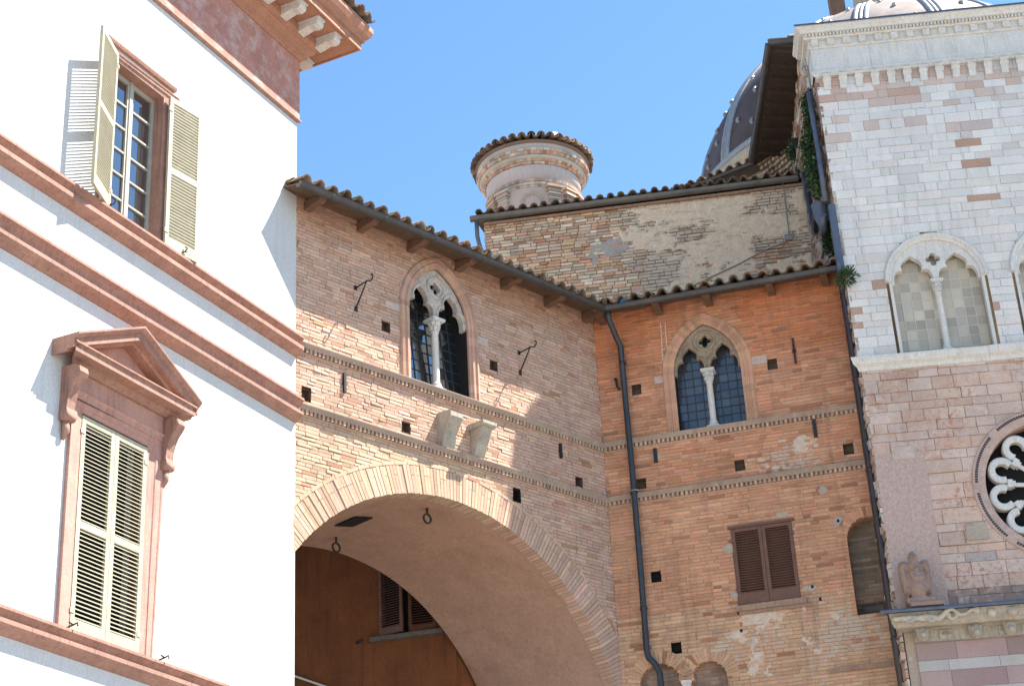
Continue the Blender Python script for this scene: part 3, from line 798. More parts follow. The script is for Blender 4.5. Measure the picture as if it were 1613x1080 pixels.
for q in ((-4.90, -4.60, 14.14, 14.26), (-2.92, -2.67, 14.1, 14.24)):
    mb = MB(); mb.box(q[0], q[1], -.01, .006, q[2], q[3]); mb.build('impost_stone', M['impost'], AR)
for (u, z) in holesA: putlog(AR, u, z, .085, .095, .14, M['dark'] if abs(u + 2.18) < .1 else None)
anchor(AR, -5.75, 12.42, 12.74); anchor(AR, -1.10, 12.5, 12.76)
for (u, z) in ((-5.5, 14.28), (-1.95, 14.2)):     # torch brackets with a strut
    mb = MB()
    mb.tube([(u, 0, z), (u, .30, z + .01), (u, .36, z - .02), (u, .41, z + .0), (u, .43, z + .06), (u, .41, z + .09), (u, .38, z + .07)], .012, 7)
    mb.tube([(u, 0, z - .36), (u, .27, z)], .013, 7)
    mb.box(u - .03, u + .03, -.01, .012, z - .41, z - .33); mb.box(u - .025, u + .025, -.01, .012, z - .03, z + .04)
    mb.build('torch_bracket', M['iron'], AR)
# two stone corbels above the arch
mb = MB()
mb.extrude([(-.02, 11.97), (.06, 11.97), (.10, 12.05), (.15, 12.2), (.15, 12.23), (.31, 12.46), (.31, 12.53), (.24, 12.57), (-.02, 12.60)], -3.86, -3.60)
o = mb.build('stone_corbel', M['ledge_stone'], AR); o['label'] = 'rounded pale stone corbel'
mb = MB()
mb.extrude([(-.02, 11.97), (.05, 11.97), (.30, 12.46), (-.02, 12.46)], -3.17, -2.95)
mb.extrude([(-.02, 12.46), (.33, 12.462), (.36, 12.49), (.36, 12.54), (-.02, 12.56)], -3.21, -2.91)
o = mb.build('stone_corbel', M['ledge_stone'], AR); o['label'] = 'tapering pale stone corbel with a flat cap'
EK, EZ = .56, 15.34
M_AB = -.58
rafters(AR, [-6.45, -5.4, -4.35, -3.3, -2.25, -1.2, -.25], .50, 15.40, 15.46)
eave_boards(AR, -6.68, 0, .54, 15.50, 15.38, -.62, M_AB)
gutter('gutter', AR, -7.04, 0, EK, EZ, .072, M['gutter'], 0, M_AB)
roof_tiles('roof_tiles', AR, -7.0, 0, .53, 15.42, R(17), 3.6, .25, 0, M_AB, seed=3)
# ================================================================== BRICK WING IN SHADE (B)
BR = empty('orange_brick_palace', B_LOC, B_RZ, label='shaded orange brick palace wing with brown shutters, between the archway wing and the pale church', cat='building')
BW = dict(ul=1.35, ur=2.52, zb=13.03, zs=14.12, za=14.99)
holesB = [(.67, 13.93), (3.06, 14.0), (2.31, 12.27), (4.13, 12.28), (.61, 12.20), (.72, 10.56), (.95, 9.33)]
NI = dict(ul=3.90, ur=4.62, zb=9.46, zs=10.72, za=11.08)
BL = [(.30, .98, 7.5, 8.74, 9.08), (1.15, 1.73, 7.5, 8.74, 9.03)]
cuts = [arch_cut(BW['ul'] - .2, BW['ur'] + .2, 13.02, BW['zs'], BW['za'] + .19), rect_cut(2.03, 3.05, 9.86, 11.2), arch_cut(NI['ul'] , NI['ur'], NI['zb'], NI['zs'], NI['za'])]
for q in BL: cuts.append(arch_cut(*q))
for (u, z) in holesB: cuts.append(rect_cut(u - .085, u + .085, z - .09, z + .09))
mb = MB()
masonry(mb, 0, 4.92, 5.0, 15.6, cuts, colB, .062, (.13, .275), .011, .011, .003, mortar=(.46, .33, .22, .05))
mb.quad([(4.9, -3, 5), (4.9, -.02, 5), (4.9, -.02, 15.5), (4.9, -3, 15.5)], (.3, .2, .1, 0))
mb.build('wall', M['brickB'], BR, recalc=False)
_h = [[(BW['ul'] - .06, 13.0), (BW['ur'] + .06, 13.0)] + arch_path(BW['ul'] - .06, BW['ur'] + .06, BW['zs'], BW['za'] + .06)[::-1], [(NI['ul'] - .03, NI['zb'] - .02), (NI['ur'] + .03, NI['zb'] - .02)] + arch_path(NI['ul'] - .03, NI['ur'] + .03, NI['zs'], NI['za'] + .03)[::-1]]
plate_obj('wall_core', [(-.4, 5), (4.88, 5), (4.88, 15.6), (-.4, 15.6)], _h, -.23, -.15, M['holemat'], BR)
dentil_string(BR, 0, 4.9, 13.02, .58, 0, M['brickB'])
dentil_string(BR, 0, 4.9, 12.02, .58, 0, M['brickB'])
fprof2 = [(-.002, -.03), (-.002, .010), (.05, .014), (.06, .03), (.085, .032), (.095, .012), (.125, .012), (.135, .026), (.19, .02), (.205, .0), (.205, -.03)]
biforate(BR, BW['ul'], BW['ur'], BW['zb'], BW['zs'], BW['za'], (-.16, -.05), -.30, M['tracery_brown'], M['glassB'], M['leadcame'], .055, fr_prof=fprof2, fr_mat=M['brickB'], fr_col=lambda i: jit((.52, .29, .185, .18), .08, .04), du=.145, dz=.16,
         lh=.46, quat_z=14.68, quat_r=.125, capz=14.14, colmat=M['white_stone'], wob=.012, gl_pal=((1, 1, 1, 0), (.8, .85, 1, 0), (1.2, 1.2, 1.2, 0), (1, .9, .9, 0)), bar=.007)
for q in ((1.0, 1.15, 14.0, 14.13), (2.72, 2.98, 14.05, 14.2)):
    mb = MB(); mb.box(q[0], q[1], -.01, .008, q[2], q[3]); mb.build('impost_stone', M['impost'], BR)
# niche: brick ring + recessed boarded back
mb = MB()
pth = arch_path(NI['ul'], NI['ur'], NI['zs'], NI['za'], 10)
for i in range(26):
    a0, a1 = pi * i / 26, pi * (i + .85) / 26; c = colB(3, 11)
    V = []
    cx = (NI['ul'] + NI['ur']) / 2; r0, r1 = .355, .52
    for k in (.006, -.1):
        for (q, r) in ((a0, r0), (a1, r0), (a1, r1), (a0, r1)): V.append(mb.vert(cx + r * cos(q), k, NI['zs'] + r * sin(q)))
    for fi in ((0, 1, 2, 3), (0, 4, 5, 1), (2, 6, 7, 3), (1, 5, 6, 2), (0, 3, 7, 4)): mb.face([V[q] for q in fi], c)
z = NI['zb']
while z < NI['zs'] - .03:    # jamb bricks turning in
    c = colB(3.8, 10); mb.box(NI['ul'] - .06, NI['ul'], -.27, .004, z + .005, z + .056, c); c = colB(3.8, 10); mb.box(NI['ur'], NI['ur'] + .06, -.27, .004, z + .005, z + .056, c); z += .062
mb.sweep([(NI['ul'], NI['zb'])] + pth + [(NI['ur'], NI['zb'])], [(0, 0), (.02, 0), (.02, -.28), (0, -.28)], col=(.36, .23, .14, .1))
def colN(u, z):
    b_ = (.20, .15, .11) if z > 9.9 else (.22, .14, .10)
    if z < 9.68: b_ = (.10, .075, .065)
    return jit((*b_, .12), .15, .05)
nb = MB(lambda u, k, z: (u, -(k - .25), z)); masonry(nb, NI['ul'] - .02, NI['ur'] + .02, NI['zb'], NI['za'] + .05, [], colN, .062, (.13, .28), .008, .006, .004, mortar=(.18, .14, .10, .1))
mb2 = nb
nic = mb.build('niche', M['brickB'], BR)
mb2.build('niche_infill', M['brickB'], nic, recalc=False)
# blind arches low down
for (ul, ur, zb, zs, za) in BL:
    mb = MB(); cx = (ul + ur) / 2; w_ = (ur - ul) / 2; n = 22
    for i in range(n):
        a0, a1 = pi * i / n, pi * (i + .87) / n; c = colB(1, 9); V = []
        for k in (.006, -.14):
            for (q, r) in ((a0, 0), (a1, 0), (a1, .21), (a0, .21)): V.append(mb.vert(cx + (w_ + r) * cos(q), k, zs + (za - zs + r) * sin(q)))
        for fi in ((0, 1, 2, 3), (0, 4, 5, 1), (2, 6, 7, 3), (1, 5, 6, 2), (0, 3, 7, 4)): mb.face([V[q] for q in fi], c)
    mb.sweep([(ul, zb)] + arch_path(ul, ur, zs, za, 10) + [(ur, zb)], [(0, 0.004), (.02, 0.004), (.02, -.15), (0, -.15)], col=(.40, .22, .12, .1))
    o = mb.build('blind_arch', M['brickB'], BR)
    nb = MB(lambda u, k, z: (u, -(k - .14), z)); masonry(nb, ul - .02, ur + .02, zb, za + .05, [], lambda u, z: jit((.30, .20, .15, .2), .12, .05), .062, (.13, .28), .008, .006, .003, mortar=(.3, .22, .16, .1))
    nb.build('arch_infill', M['brickB'], o, recalc=False)
mb = MB(); mb.box(.975, 1.145, -.12, .02, 8.70, 8.76); mb.box(.995, 1.125, -.12, .01, 8.4, 8.70)
mb.build('colonnette', M['white_stone'], BR)
# brown shuttered window
mb = MB(); mb.box(1.99, 3.10, -.05, .035, 11.17, 11.215); mb.box(2.03, 2.06, -.1, .0, 9.9, 11.17); mb.box(3.02, 3.05, -.1, .0, 9.9, 11.17)
mb.box(2.03, 3.05, -.12, -.10, 9.86, 11.2)
sw = mb.build('shuttered_window', M['brown'], BR)
shutter('shutter', sw, .497, 9.87, 11.165, None, M['brown'], (2.045, .0), 0, 1, .042, .055, .04, .19, .06, 30)
shutter('shutter', sw, .497, 9.87, 11.165, None, M['brown'], (3.045, .0), 0, -1, .042, .055, .04, .19, .06, 30)
mb = MB(); mb.box(1.99, 3.14, -.03, .055, 9.76, 9.855); mb.box(2.03, 3.2, -.03, .03, 9.70, 9.757)
mb.build('window_sill', M['string'], sw)
for (u, z) in holesB: putlog(BR, u, z, .08, .085, .12, M['dark'] if z < 11 else None)
for (u, z0, z1, wd) in ((3.46, 13.95, 14.42, .016), (3.63, 12.56, 12.89, .03), (.90, 12.54, 12.80, .03)): anchor(BR, u, z0, z1, wd)
mb = MB(); mb.tube([(.30, 0, 14.22), (.33, .05, 14.2), (.34, .06, 14.05), (.38, .05, 13.98)], .02, 7); mb.build('iron_hook', M['iron'], BR)
# cement dabs round old fixings
for (u, z, s_) in ((-.0, 0, 0),): pass
for (u, z, a, b) in ((.9, 12.66, .09, .07), (3.80, 11.05, .08, .09), (3.62, 11.62, .07, .07), (1.98, 10.85, .1, .08), (1.98, 10.05, .07, .05), (3.2, 10.0, .12, .05), (2.9, 11.3, .1, .04)):
    pl = [(u + a * (1 + .3 * nz(i, u, 1.3, 2)) * cos(2 * pi * i / 14), z + b * (1 + .3 * nz(i, z, 1.1, 7)) * sin(2 * pi * i / 14)) for i in range(14)]
    plate_obj('cement_patch', pl, [], -.01, .006, M['cement'], BR, .003)
for (u, z) in ((3.80, 11.06), (2.02, 9.75), (3.25, 10.02), (2.03, 9.45), (3.35, 9.8)):
    mb = MB(); mb.box(u - .02, u + .02, -.01, .0075, z - .025, z + .025); mb.build('fixing_hole', M['dark'], BR)
plaster_skin('lime_remains', BR, 1.5, 4.3, 8.2, 9.75, lambda u, z: not (u < 1.97 and z < 9.32) and fract(u, z, 1.6, 3) > .34 - .35 * max(0, 1 - hypot((u - 2.2) / 1.1, (z - 9.0) / .7)), .004, M['skinB'], .022)
plaster_skin('lime_remains', BR, 2.6, 4.4, 12.1, 12.75, lambda u, z: fract(u, z * 2.4, 1.9, 5) > .30 - .3 * max(0, 1 - hypot((u - 3.5) / .8, (z - 12.35) / .25)), .003, M['skinB'], .02)
# lime drips below a rafter
mb = MB()
for off in (0, .085):
    path = [(1.20 + off - .012 * i / 3 + .006 * sin(i * 1.7 + off * 30), 15.15 - i * .18) for i in range(12 if off == 0 else 12)]
    mb.sweep(path, [(-.008, .003), (-.006, .007), (.006, .007), (.008, .003)])
mb.build('lime_drip', M['lime'], BR)
mb = MB(); mb.box(3.35, 4.7, -.01, .04, 8.58, 8.66); mb.build('brick_ledge', M['string'], BR)
rafters(BR, [.17, 1.2, 2.1, 3.21, 4.15], .50, 15.40, 15.46)
eave_boards(BR, 0, 4.9, .54, 15.50, 15.38, .58, 0)
gutter('gutter', BR, 0, 4.56, EK, EZ, .072, M['gutter'], .58, 0)
roof_tiles('roof_tiles', BR, 0, 4.75, .53, 15.42, R(17), 3.2, .25, .58, 0, seed=5)
# downpipes
mb = MB(); r_ = .052
mb.tube([(.38, .54, 15.30), (.38, .52, 15.16), (.42, .22, 14.95), (.47, .10, 14.78), (.48, .10, 13.5), (.49, .10, 12.4), (.49, .11, 10.6), (.48, .11, 9.30), (.50, .11, 9.18), (.60, .11, 9.05), (.66, .11, 8.9), (.67, .11, 8.0), (.67, .11, 6.0)], r_, 12)
for z in (14.45, 12.02, 10.0): pipe_clip(mb, .485, .10, z, r_)
o = mb.build('downpipe', M['pipe'], BR)
mb = MB(); mb.tube([(.485, .02, 12.06), (.45, .17, 12.05), (.54, .17, 12.05), (.62, .06, 12.06)], .012, 6); mb.build('clip', M['cable'], o)
mb = MB(); r_ = .075
PU = 4.455
mb.tube([(4.44, .55, 15.30), (4.44, .52, 15.16), (4.445, .44, 15.02), (PU, .40, 14.9), (PU, .40, 12.0), (PU, .40, 9.5), (PU, .40, 6.0)], [.05, .055, .06] + [r_] * 4, 14)
for z in (14.85, 13.3, 11.7, 10.1, 8.9): pipe_clip(mb, PU, .40, z, r_ - .004)
mb.build('downpipe', M['pipe2'], BR)
mb = MB(); mb.tube([(4.36, .02, 12.0), (4.40, .04, 11.95), (4.42, .03, 11.6), (4.45, .03, 11.2), (4.50, .04, 11.05)], .012, 6); mb.build('cable', M['whitecable'], BR)
mb = MB(); mb.tube([(4.40, .03, 9.75), (4.36, .06, 9.68), (4.38, .05, 9.58), (4.44, .06, 9.52)], .009, 6); mb.build('cable', M['whitecable'], BR)
# ================================================================== ROUGH BRICK BUILDING BEHIND (D)
_bd = Matrix.Rotation(B_RZ, 3, 'Z')
d0 = Vector(B_LOC) + _bd @ Vector((2, 3, 0))
D_RZ = R(90 - 98)
DR = empty('rough_brick_building', (d0.x, d0.y, 0), D_RZ, label='rough patched brick wall with grey gutter rising behind the two palace roofs', cat='building')
cuts = [rect_cut(-.95, -.80, 18.92, 19.06)]
mb = MB()
masonry(mb, -4.66, 4.0, 15.5, 19.28, cuts, colD, .073, (.13, .255), .017, .026, .006, rowvar=.10, mortar=lambda a, b, z: (.34, .26, .18, -.1), missing=.012)
sx = lambda u, k, z: (-4.66 - k, -u, z)
sb = MB(sx); masonry(sb, -4, 0, 15.5, 19.28, [], colD, .073, (.13, .27), .014, .02, .006, mortar=(.36, .28, .19, .15))
mb.v_off = len(mb.v)
for f, c, m_, s_ in zip(sb.f, sb.c, sb.mi, sb.sm): mb.face([i + mb.v_off for i in f], c, m_, s_)
mb.v += sb.v
mb.build('wall', M['brickD'], DR, recalc=False)
mb = MB(); mb.box(-.95, -.80, -.12, -.1, 18.92, 19.06); mb.build('putlog_hole', M['dark'], DR)
mb = MB(); mb.box(-4.6, 4.0, -4.5, -.13, 12, 19.25); mb.build('wall_core', M['holemat'], DR)
mb = MB(); mb.box(-4.66, 1.8, -.02, .05, 19.20, 19.255, (.3, .2, .12, 0)); mb.build('brick_cornice', M['string'], DR)
plaster_skin('plaster_remains', DR, -2.3, 1.8, 16.8, 19.17, lambda u, z: fract(u, z * 1.8, .9, 4) + .35 * min(1, (u + 1.7) * 1.2) * (.65 + .5 * (z - 17.6) / 1.5) > .06 + .34 * max(0, 1 - abs(z - 18.05) / .4) and u + .25 * nz(u, z, 1.7, 9) > -1.85, .010, M['skinD'], .026)
plaster_skin('cement_render', DR, -2.6, -.6, 16.8, 18.7, lambda u, z: fract(u, z, .8, 12) > .1 + .9 * abs(u + 1.85) - .1 * (18 - z), .006, M['skinD2'], .026)
gutter('gutter', DR, -4.92, 1.72, .10, 19.36, .085, M['gutter2'])
roof_tiles('roof_tiles', DR, -4.85, 1.9, .09, 19.42, R(16), 3.5, .225, seed=9, dark=.15)
mb = MB(); mb.tube([(-4.80, .10, 19.30), (-4.80, .09, 18.95), (-4.78, .07, 18.80), (-4.73, .05, 18.6), (-4.72, .05, 17.5)], [.045] * 5, 10); mb.build('downpipe', M['gutter2'], DR)
mb = MB(); mb.tube([(1.42, .05, 19.3), (1.40, .03, 18.6), (1.40, .03, 18.1), (1.30, .03, 17.98), (.9, .03, 17.86), (.3, .03, 17.6), (-.34, .03, 17.36), (-1.0, .03, 17.1)], .012, 6)
mb.box(1.30, 1.46, -.01, .04, 18.02, 18.12)
mb.build('cable', M['cable'], DR)
# ================================================================== ROUND LANTERN TURRET
TX, TY = .716, 35.99
TR = empty('round_lantern_turret', (TX, TY, 0), 0, label='round plastered turret with flaring brick cornice and tiled brim against the sky', cat='turret')
def tcol(base, n=.12): return jit((*base, .2), n, .05)
mb = MB()
body = [(1.08, 18.5), (1.08, 22.60), (1.13, 22.62), (1.13, 23.02)]
mb.lathe(body, 0, 0, 64)
mb.build('drum', M['turretplaster'], TR)
def brick_ring(mb, r0, r1, z0, z1, n, pal, gap=.08, back=.1):
    for i in range(n):
        a0, a1 = 2 * pi * i / n, 2 * pi * (i + 1 - gap) / n
        if sin((a0 + a1) / 2) > .55: continue
        c = jit((*random.choice(pal), random.uniform(0, .5)), .15, .05); d = random.uniform(-.006, .006)
        V = []
        for (r, z) in ((r0 + d, z0), (r1 + d, z1), (r1 - back, z1), (r0 - back, z0)):
            V += [mb.vert(r * cos(a0), -r * sin(a0), z), mb.vert(r * cos(a1), -r * sin(a1), z)]
        for q in ((0, 1, 3, 2), (0, 6, 7, 1), (2, 3, 5, 4), (0, 2, 4, 6), (1, 7, 5, 3)): mb.face([V[t] for t in q], c)
tp = [(.50, .35, .26), (.54, .44, .35), (.46, .26, .18), (.55, .47, .39), (.47, .32, .24)]
mb = MB()
brick_ring(mb, 1.17, 1.19, 22.98, 23.03, 90, tp, .05); brick_ring(mb, 1.19, 1.24, 23.04, 23.085, 90, tp, .03)
mb.lathe([(1.15, 23.02), (1.18, 23.085), (1.255, 23.09), (1.27, 23.13), (1.25, 23.17), (1.275, 23.175)], 0, 0, 64, (.52, .48, .42, 0))
brick_ring(mb, 1.30, 1.335, 23.175, 23.235, 110, tp, .06); brick_ring(mb, 1.345, 1.36, 23.24, 23.30, 55, tp, .05)
mb.lathe([(1.2, 23.30), (1.30, 23.302), (1.30, 23.40), (1.33, 23.44)], 0, 0, 64, (.46, .42, .40, 0))
mb.lathe([(1.30, 23.44), (1.36, 23.45), (1.37, 23.52), (0, 24.1)], 0, 0, 64, (.22, .15, .11, 0))
mb.build('cornice', M['brickD'], TR)
mb = MB()
brick_ring(mb, 1.15, 1.16, 22.52, 22.585, 80, tp, .04); brick_ring(mb, 1.125, 1.13, 22.45, 22.515, 80, [(.52, .48, .42)], .02); brick_ring(mb, 1.10, 1.11, 22.40, 22.445, 80, tp, .04)
mb.build('string_course', M['brickD'], TR)
for ang in (-152, -131, -66, -43, -25):
    mb = MB(lambda x, y, z, a=R(ang): (cos(a) * (1.06 + y) - sin(a) * x, sin(a) * (1.06 + y) + cos(a) * x, z))
    z = 19.5
    while z < 22.2:
        mb.box(-.13, .13, 0, .09 + random.uniform(-.005, .005), z + .005, z + .055, jit((*random.choice(tp), .3), .15)); z += .06
    for (zz, o) in ((22.2, .11), (22.255, .14), (22.31, .12), (22.365, .16)):
        mb.box(-.13 - (o - .09), .13 + (o - .09), 0, o, zz, zz + .05, jit((*random.choice(tp), .2), .15))
    mb.build('pilaster', M['brickD'], TR)
# blind window arch on the drum
mb = MB()
for i in range(14):
    t0, t1 = pi * i / 14, pi * (i + .9) / 14; V = []
    for (t, r) in ((t0, .2), (t1, .2), (t1, .28), (t0, .28)):
        x = r * cos(t); z = 21.98 + r * sin(t); a = -pi / 2 - .06 + x / 1.08
        V += [mb.vert(1.10 * cos(a), -1.10 * sin(a), z)]
    mb.face(V, (.5, .38, .28, .1))
mb.build('arch_trim', M['brickD'], TR)
mb = MB()
rnd = random.Random(4); n = 40
for i in range(n):
    a = 2 * pi * i / n
    for up in (1, 0):
        aa = a + (0 if up else pi / n)
        q_ = rnd.uniform(.6, 1.2); c = tuple(x * q_ for x in rnd.choice([(.24, .16, .11), (.19, .14, .10), (.30, .20, .13), (.16, .12, .10)])) + (0,)
        for s0, s1, rr, th in ((0, .46, .095, True), (.4, .9, .08, False)):
            rad0, rad1 = 1.47 - s0 + rnd.uniform(-.03, .02), 1.47 - s1; z0, z1 = 23.56 + s0 * .30, 23.56 + s1 * .30
            ringsA = []
            for (rad, z, q) in ((rad0, z0, rr), (rad1, z1, rr * rad1 / rad0 * .95), (rad0, z0, rr - .018), (rad1, z1, rr * .7)):
                L = []
                for j in range(7):
                    t = pi * j / 6; x = q * cos(t); h = q * sin(t) * (1 if up else -1) + (.03 if up else .075)
                    L.append(mb.vert(rad * cos(aa) - x * sin(aa), -(rad * sin(aa) + x * cos(aa)), z + h))
                ringsA.append(L)
            for j in range(6):
                mb.face((ringsA[0][j], ringsA[0][j + 1], ringsA[1][j + 1], ringsA[1][j]), c, 0, True)
                if th:
                    mb.face((ringsA[0][j], ringsA[0][j + 1], ringsA[2][j + 1], ringsA[2][j]), c)
                    mb.face((ringsA[2][j], ringsA[2][j + 1], ringsA[3][j + 1], ringsA[3][j]), c, 0, True)
mb.build('roof_tiles', M['tile'], TR)
mb = MB(); mb.lathe([(.0, 24.3), (.14, 24.25), (.2, 23.9)], .55, .35, 10, (.4, .3, .2, 0)); mb.build('finial', M['white_stone'], TR)
# ================================================================== CHURCH (C)
CR = empty('stone_church', C_LOC, C_RZ, label='pale stone church front with rose window, twin-light windows and lead dome behind', cat='church')
UC = -.09
def colC(u, z):
    r = random.random()
    white = random.choice([(.68, .64, .585), (.66, .62, .57), (.70, .66, .60), (.67, .61, .555)])
    pink = random.choice([(.55, .40, .33), (.53, .35, .27), (.57, .45, .38), (.55, .45, .40), (.60, .52, .47)])
    sm = .12
    if z > 18.55: c = pink if r < .75 else white
    elif z > 17.6: c = pink if r < .30 - (18.5 - z) * .2 + .30 * nz(u, z, .9, 3) else white
    elif z > 13.5: c = mixc(white, pink, random.choice([0, 0, 0, 0, .05, .12]))
    else:
        c = random.choice([(.55, .40, .32), (.53, .385, .305), (.57, .425, .345), (.54, .37, .285), (.57, .44, .365)])
        if r < .012: c = (.44, .38, .36)
        sm = .36 + .35 * nz(u, z, 1.2, 2)
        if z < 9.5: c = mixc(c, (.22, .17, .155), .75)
    if r > .99: c = (.46, .29, .21)
    return jit((*c, sm), .035, .015)
CW = dict(ul=.66, ur=2.14, zb=13.54, zs=14.88, za=15.62)
RU, RZ_, RR = 2.65, 11.12, 1.05
def rose_cut(zm, a, b):
    q = (RR + .10) ** 2 - (zm - RZ_) ** 2
    return (RU - sqrt(q), RU + sqrt(q)) if q > 0 else None
cw_cuts = []
for du_ in (0, 2.075, 4.15): cw_cuts.append(arch_cut(CW['ul'] - .10 + du_, CW['ur'] + .10 + du_, 13.4, CW['zs'], CW['za'] + .10))
mb = MB()
masonry(mb, UC, 8.0, 13.40, 19.15, cw_cuts, colC, .155, (.16, .58), .007, .012, .003, rowvar=.38, mortar=(.58, .52, .46, .0), irregular=1)
lw = MB()
masonry(lw, UC + .03, 8.0, 9.2, 13.30, [rose_cut, rect_cut(UC, .72, 9.2, 11.83)], colC, .185, (.2, .62), .009, .022, .006, rowvar=.42, mortar=(.50, .36, .28, .1), irregular=1)
# lower banded courses below the ledge
bw = MB()
z = 6.0
while z < 8.72:
    h = .27 if int((z - 6) / .27) % 2 else .17
    x = .13 + random.uniform(-.6, 0)
    base = (.50, .45, .42) if h < .2 else (.36, .25, .235)
    while x < 8:
        L = random.uniform(.6, 1.0); xa = max(x, .13); bw.box(xa + .003, x + L - .003, -.05, random.uniform(-.002, .003), z + .003, min(z + h, 8.72) - .003, jit((*base, .1), .08, .03)); x += L
    z += h
bw.box(.135, 8, -.06, -.012, 5.9, 8.72, (.3, .25, .22, 0))
bw.box(-.02, .132, -.75, -.03, 5.9, 8.9, (.40, .31, .24, .3))
bw.build('banded_base', M['ashlar'], CR, recalc=False)
mb.build('wall', M['ashlar'], CR, recalc=False)
lw.build('pink_wall', M['ashlar_pink'], CR, recalc=False)
mb = MB(); mb.box(UC + .03, .73, -.06, .004, 9.2, 11.84); mb.build('plaster_patch', stone_mat('pink_render', (.46, .325, .27), .12, (.60, .49, .43), .85, 6.0, False, .95, 26, bstr=.9), CR)
mb = MB(); mb.box(.22, .58, -.01, .015, 11.72, 11.93); mb.build('white_block', M['impost'], CR)
mb = MB(); mb.box(1.17, 1.5, -.01, .03, 10.28, 10.55); mb.build('grey_block', M['cement'], CR)
# side wall
def colS(u, z):
    c = random.choice([(.42, .30, .22), (.50, .40, .33), (.36, .24, .17), (.48, .34, .26), (.52, .45, .38)])
    return jit((*c, .25 + .3 * nz(u, z, 1.5, 3)), .14, .06)
sxf = lambda u, k, z: (UC - k, -u - 0, z) if False else (UC - k, u, z)   # u runs back from the corner
mb = MB(lambda u, k, z: (UC - k, u, z))
masonry(mb, .0, 9, 5, 20.1, [], colS, .13, (.1, .4), .014, .05, .012, rowvar=.3, mortar=(.40, .32, .25, .2), irregular=1)
mb.quad([(9, 0, 5), (9, -8, 5), (9, -8, 20.1), (9, 0, 20.1)], (.4, .3, .2, 0))
mb.build('side_wall', M['rubble'], CR, recalc=False)
mb = MB(); mb.quad([(UC - .0, -1.49, 20.96), (8, -1.49, 20.96), (8, -9, 22.6), (UC - .0, -9, 22.6)]); mb.build('nave_roof', M['lead'], CR)
# sill string under the windows
mb = MB()
prof = [(-.02, 13.29), (.02, 13.30), (.04, 13.36), (.10, 13.40), (.115, 13.46), (.13, 13.48), (.13, 13.52), (-.3, 13.535)]
mb.extrude(prof, UC, 2.02, -1, 0); mb.extrude([(k, z + .004 if k < .1 else z + .01) for k, z in prof], 2.024, 8)
mb.build('sill_course', M['white_stone'], CR)
palC = [(.95, .95, .93, 0), (1.02, 1.0, .95, 0), (.9, .9, .9, 0), (1.06, 1.02, .96, 0), (.78, .77, .76, 0), (1.0, .98, .95, 0)]
fprofC = [(-.002, -.05), (-.002, .012), (.02, .03), (.045, .03), (.06, .055), (.10, .06), (.115, .045), (.125, .0), (.125, -.03)]
for du_ in (0, 2.075, 4.15):
    ring_ = MB(); p_ = arch_path(CW['ul'] + du_, CW['ur'] + du_, CW['zs'], CW['za'], 18)
    ring_.sweep(p_, fprofC)
    biforate(CR, CW['ul'] + du_, CW['ur'] + du_, CW['zb'], CW['zs'], CW['za'], (-.16, -.02), -.24, M['white_stone'], M['glassC'], M['leadcameC'], .05, fr_prof=[(-.001, -.12), (-.001, -.001), (.05, .001), (.05, -.12)], fr_mat=M['white_stone'],
             du=.165, dz=.185, lh=.47, quat_z=15.27, quat_r=.135, ring=False, capz=14.88, wob=.008, gl_pal=palC, bar=.006, reveal_mat=M['ledge_stone'])
    ring_.build('window_hood', M['white_stone'], CR)
# frieze, corbels, cornice
mb = MB(); x = UC - .02
mb.extrude([(-.03, 19.08), (.03, 19.08), (.05, 19.12), (.075, 19.14), (.075, 19.175), (.03, 19.185), (-.03, 19.185)], UC, 8, -1, 0)
for L in (1.03, 1.0, 1.02, .98, 1.0, 1.0, 1.0, 1.0):
    mb.box(x + .002, x + L - .002, -.03, .03 + random.uniform(-.001, .002), 19.186, 19.665); x += L
mb.box(UC - .028, UC - .02, -.6, .028, 19.186, 19.665)
mb.build('frieze', M['white_stone'], CR)
x = UC + .12
i = 0
while x < 7.8:
    mb = MB()
    mb.extrude([(-.02, 18.80), (.03, 18.80), (.055, 18.93), (.055, 18.96), (.085, 18.985), (.085, 19.02), (.10, 19.03), (.10, 19.078), (-.02, 19.078)], x, x + .125)
    mb.extrude([(.056, 18.955), (.09, 18.985), (.09, 19.015), (.05, 19.015)], x - .012, x + .137)
    mb.extrude([(.05, 19.035), (.112, 19.035), (.112, 19.075), (.05, 19.075)], x - .015, x + .14)
    mb.build('corbel', M['white_stone'], CR); x += .283
mb = MB()
prof = [(-.03, 19.668), (.045, 19.668), (.055, 19.70), (.055, 19.83), (.12, 19.835), (.13, 19.86), (.13, 19.915), (.20, 19.92), (.215, 19.965), (.26, 20.0), (.27, 20.045), (-.3, 20.06)]
mb.extrude(prof, UC, 8, -1, 0)
x = UC + .0
while x < 8: mb.box(x, x + .12, .05, .115, 19.70, 19.828); x += .283
x = UC - .10
while x < 8: mb.box(x, x + .035, .13, .175, 19.865, 19.912); x += .062
# return of the cornice on the side
rx = lambda u, k, z: (UC - k, u, z)
rb = MB(rx); rb.extrude(prof, -0.0, .62, -1, 0)
o_ = len(mb.v)
for f, c, m_, s_ in zip(rb.f, rb.c, rb.mi, rb.sm): mb.face([i + o_ for i in f], c, m_, s_)
mb.v += rb.v
cn = mb.build('cornice', M['white_stone'], CR)
mb = MB(); mb.extrude([(-.3, 20.062), (.275, 20.048), (.285, 20.03), (.29, 20.032), (.285, 20.07), (-.3, 20.085)], UC, 8, -1, 0); mb.build('flashing', M['bluepipe'], cn)
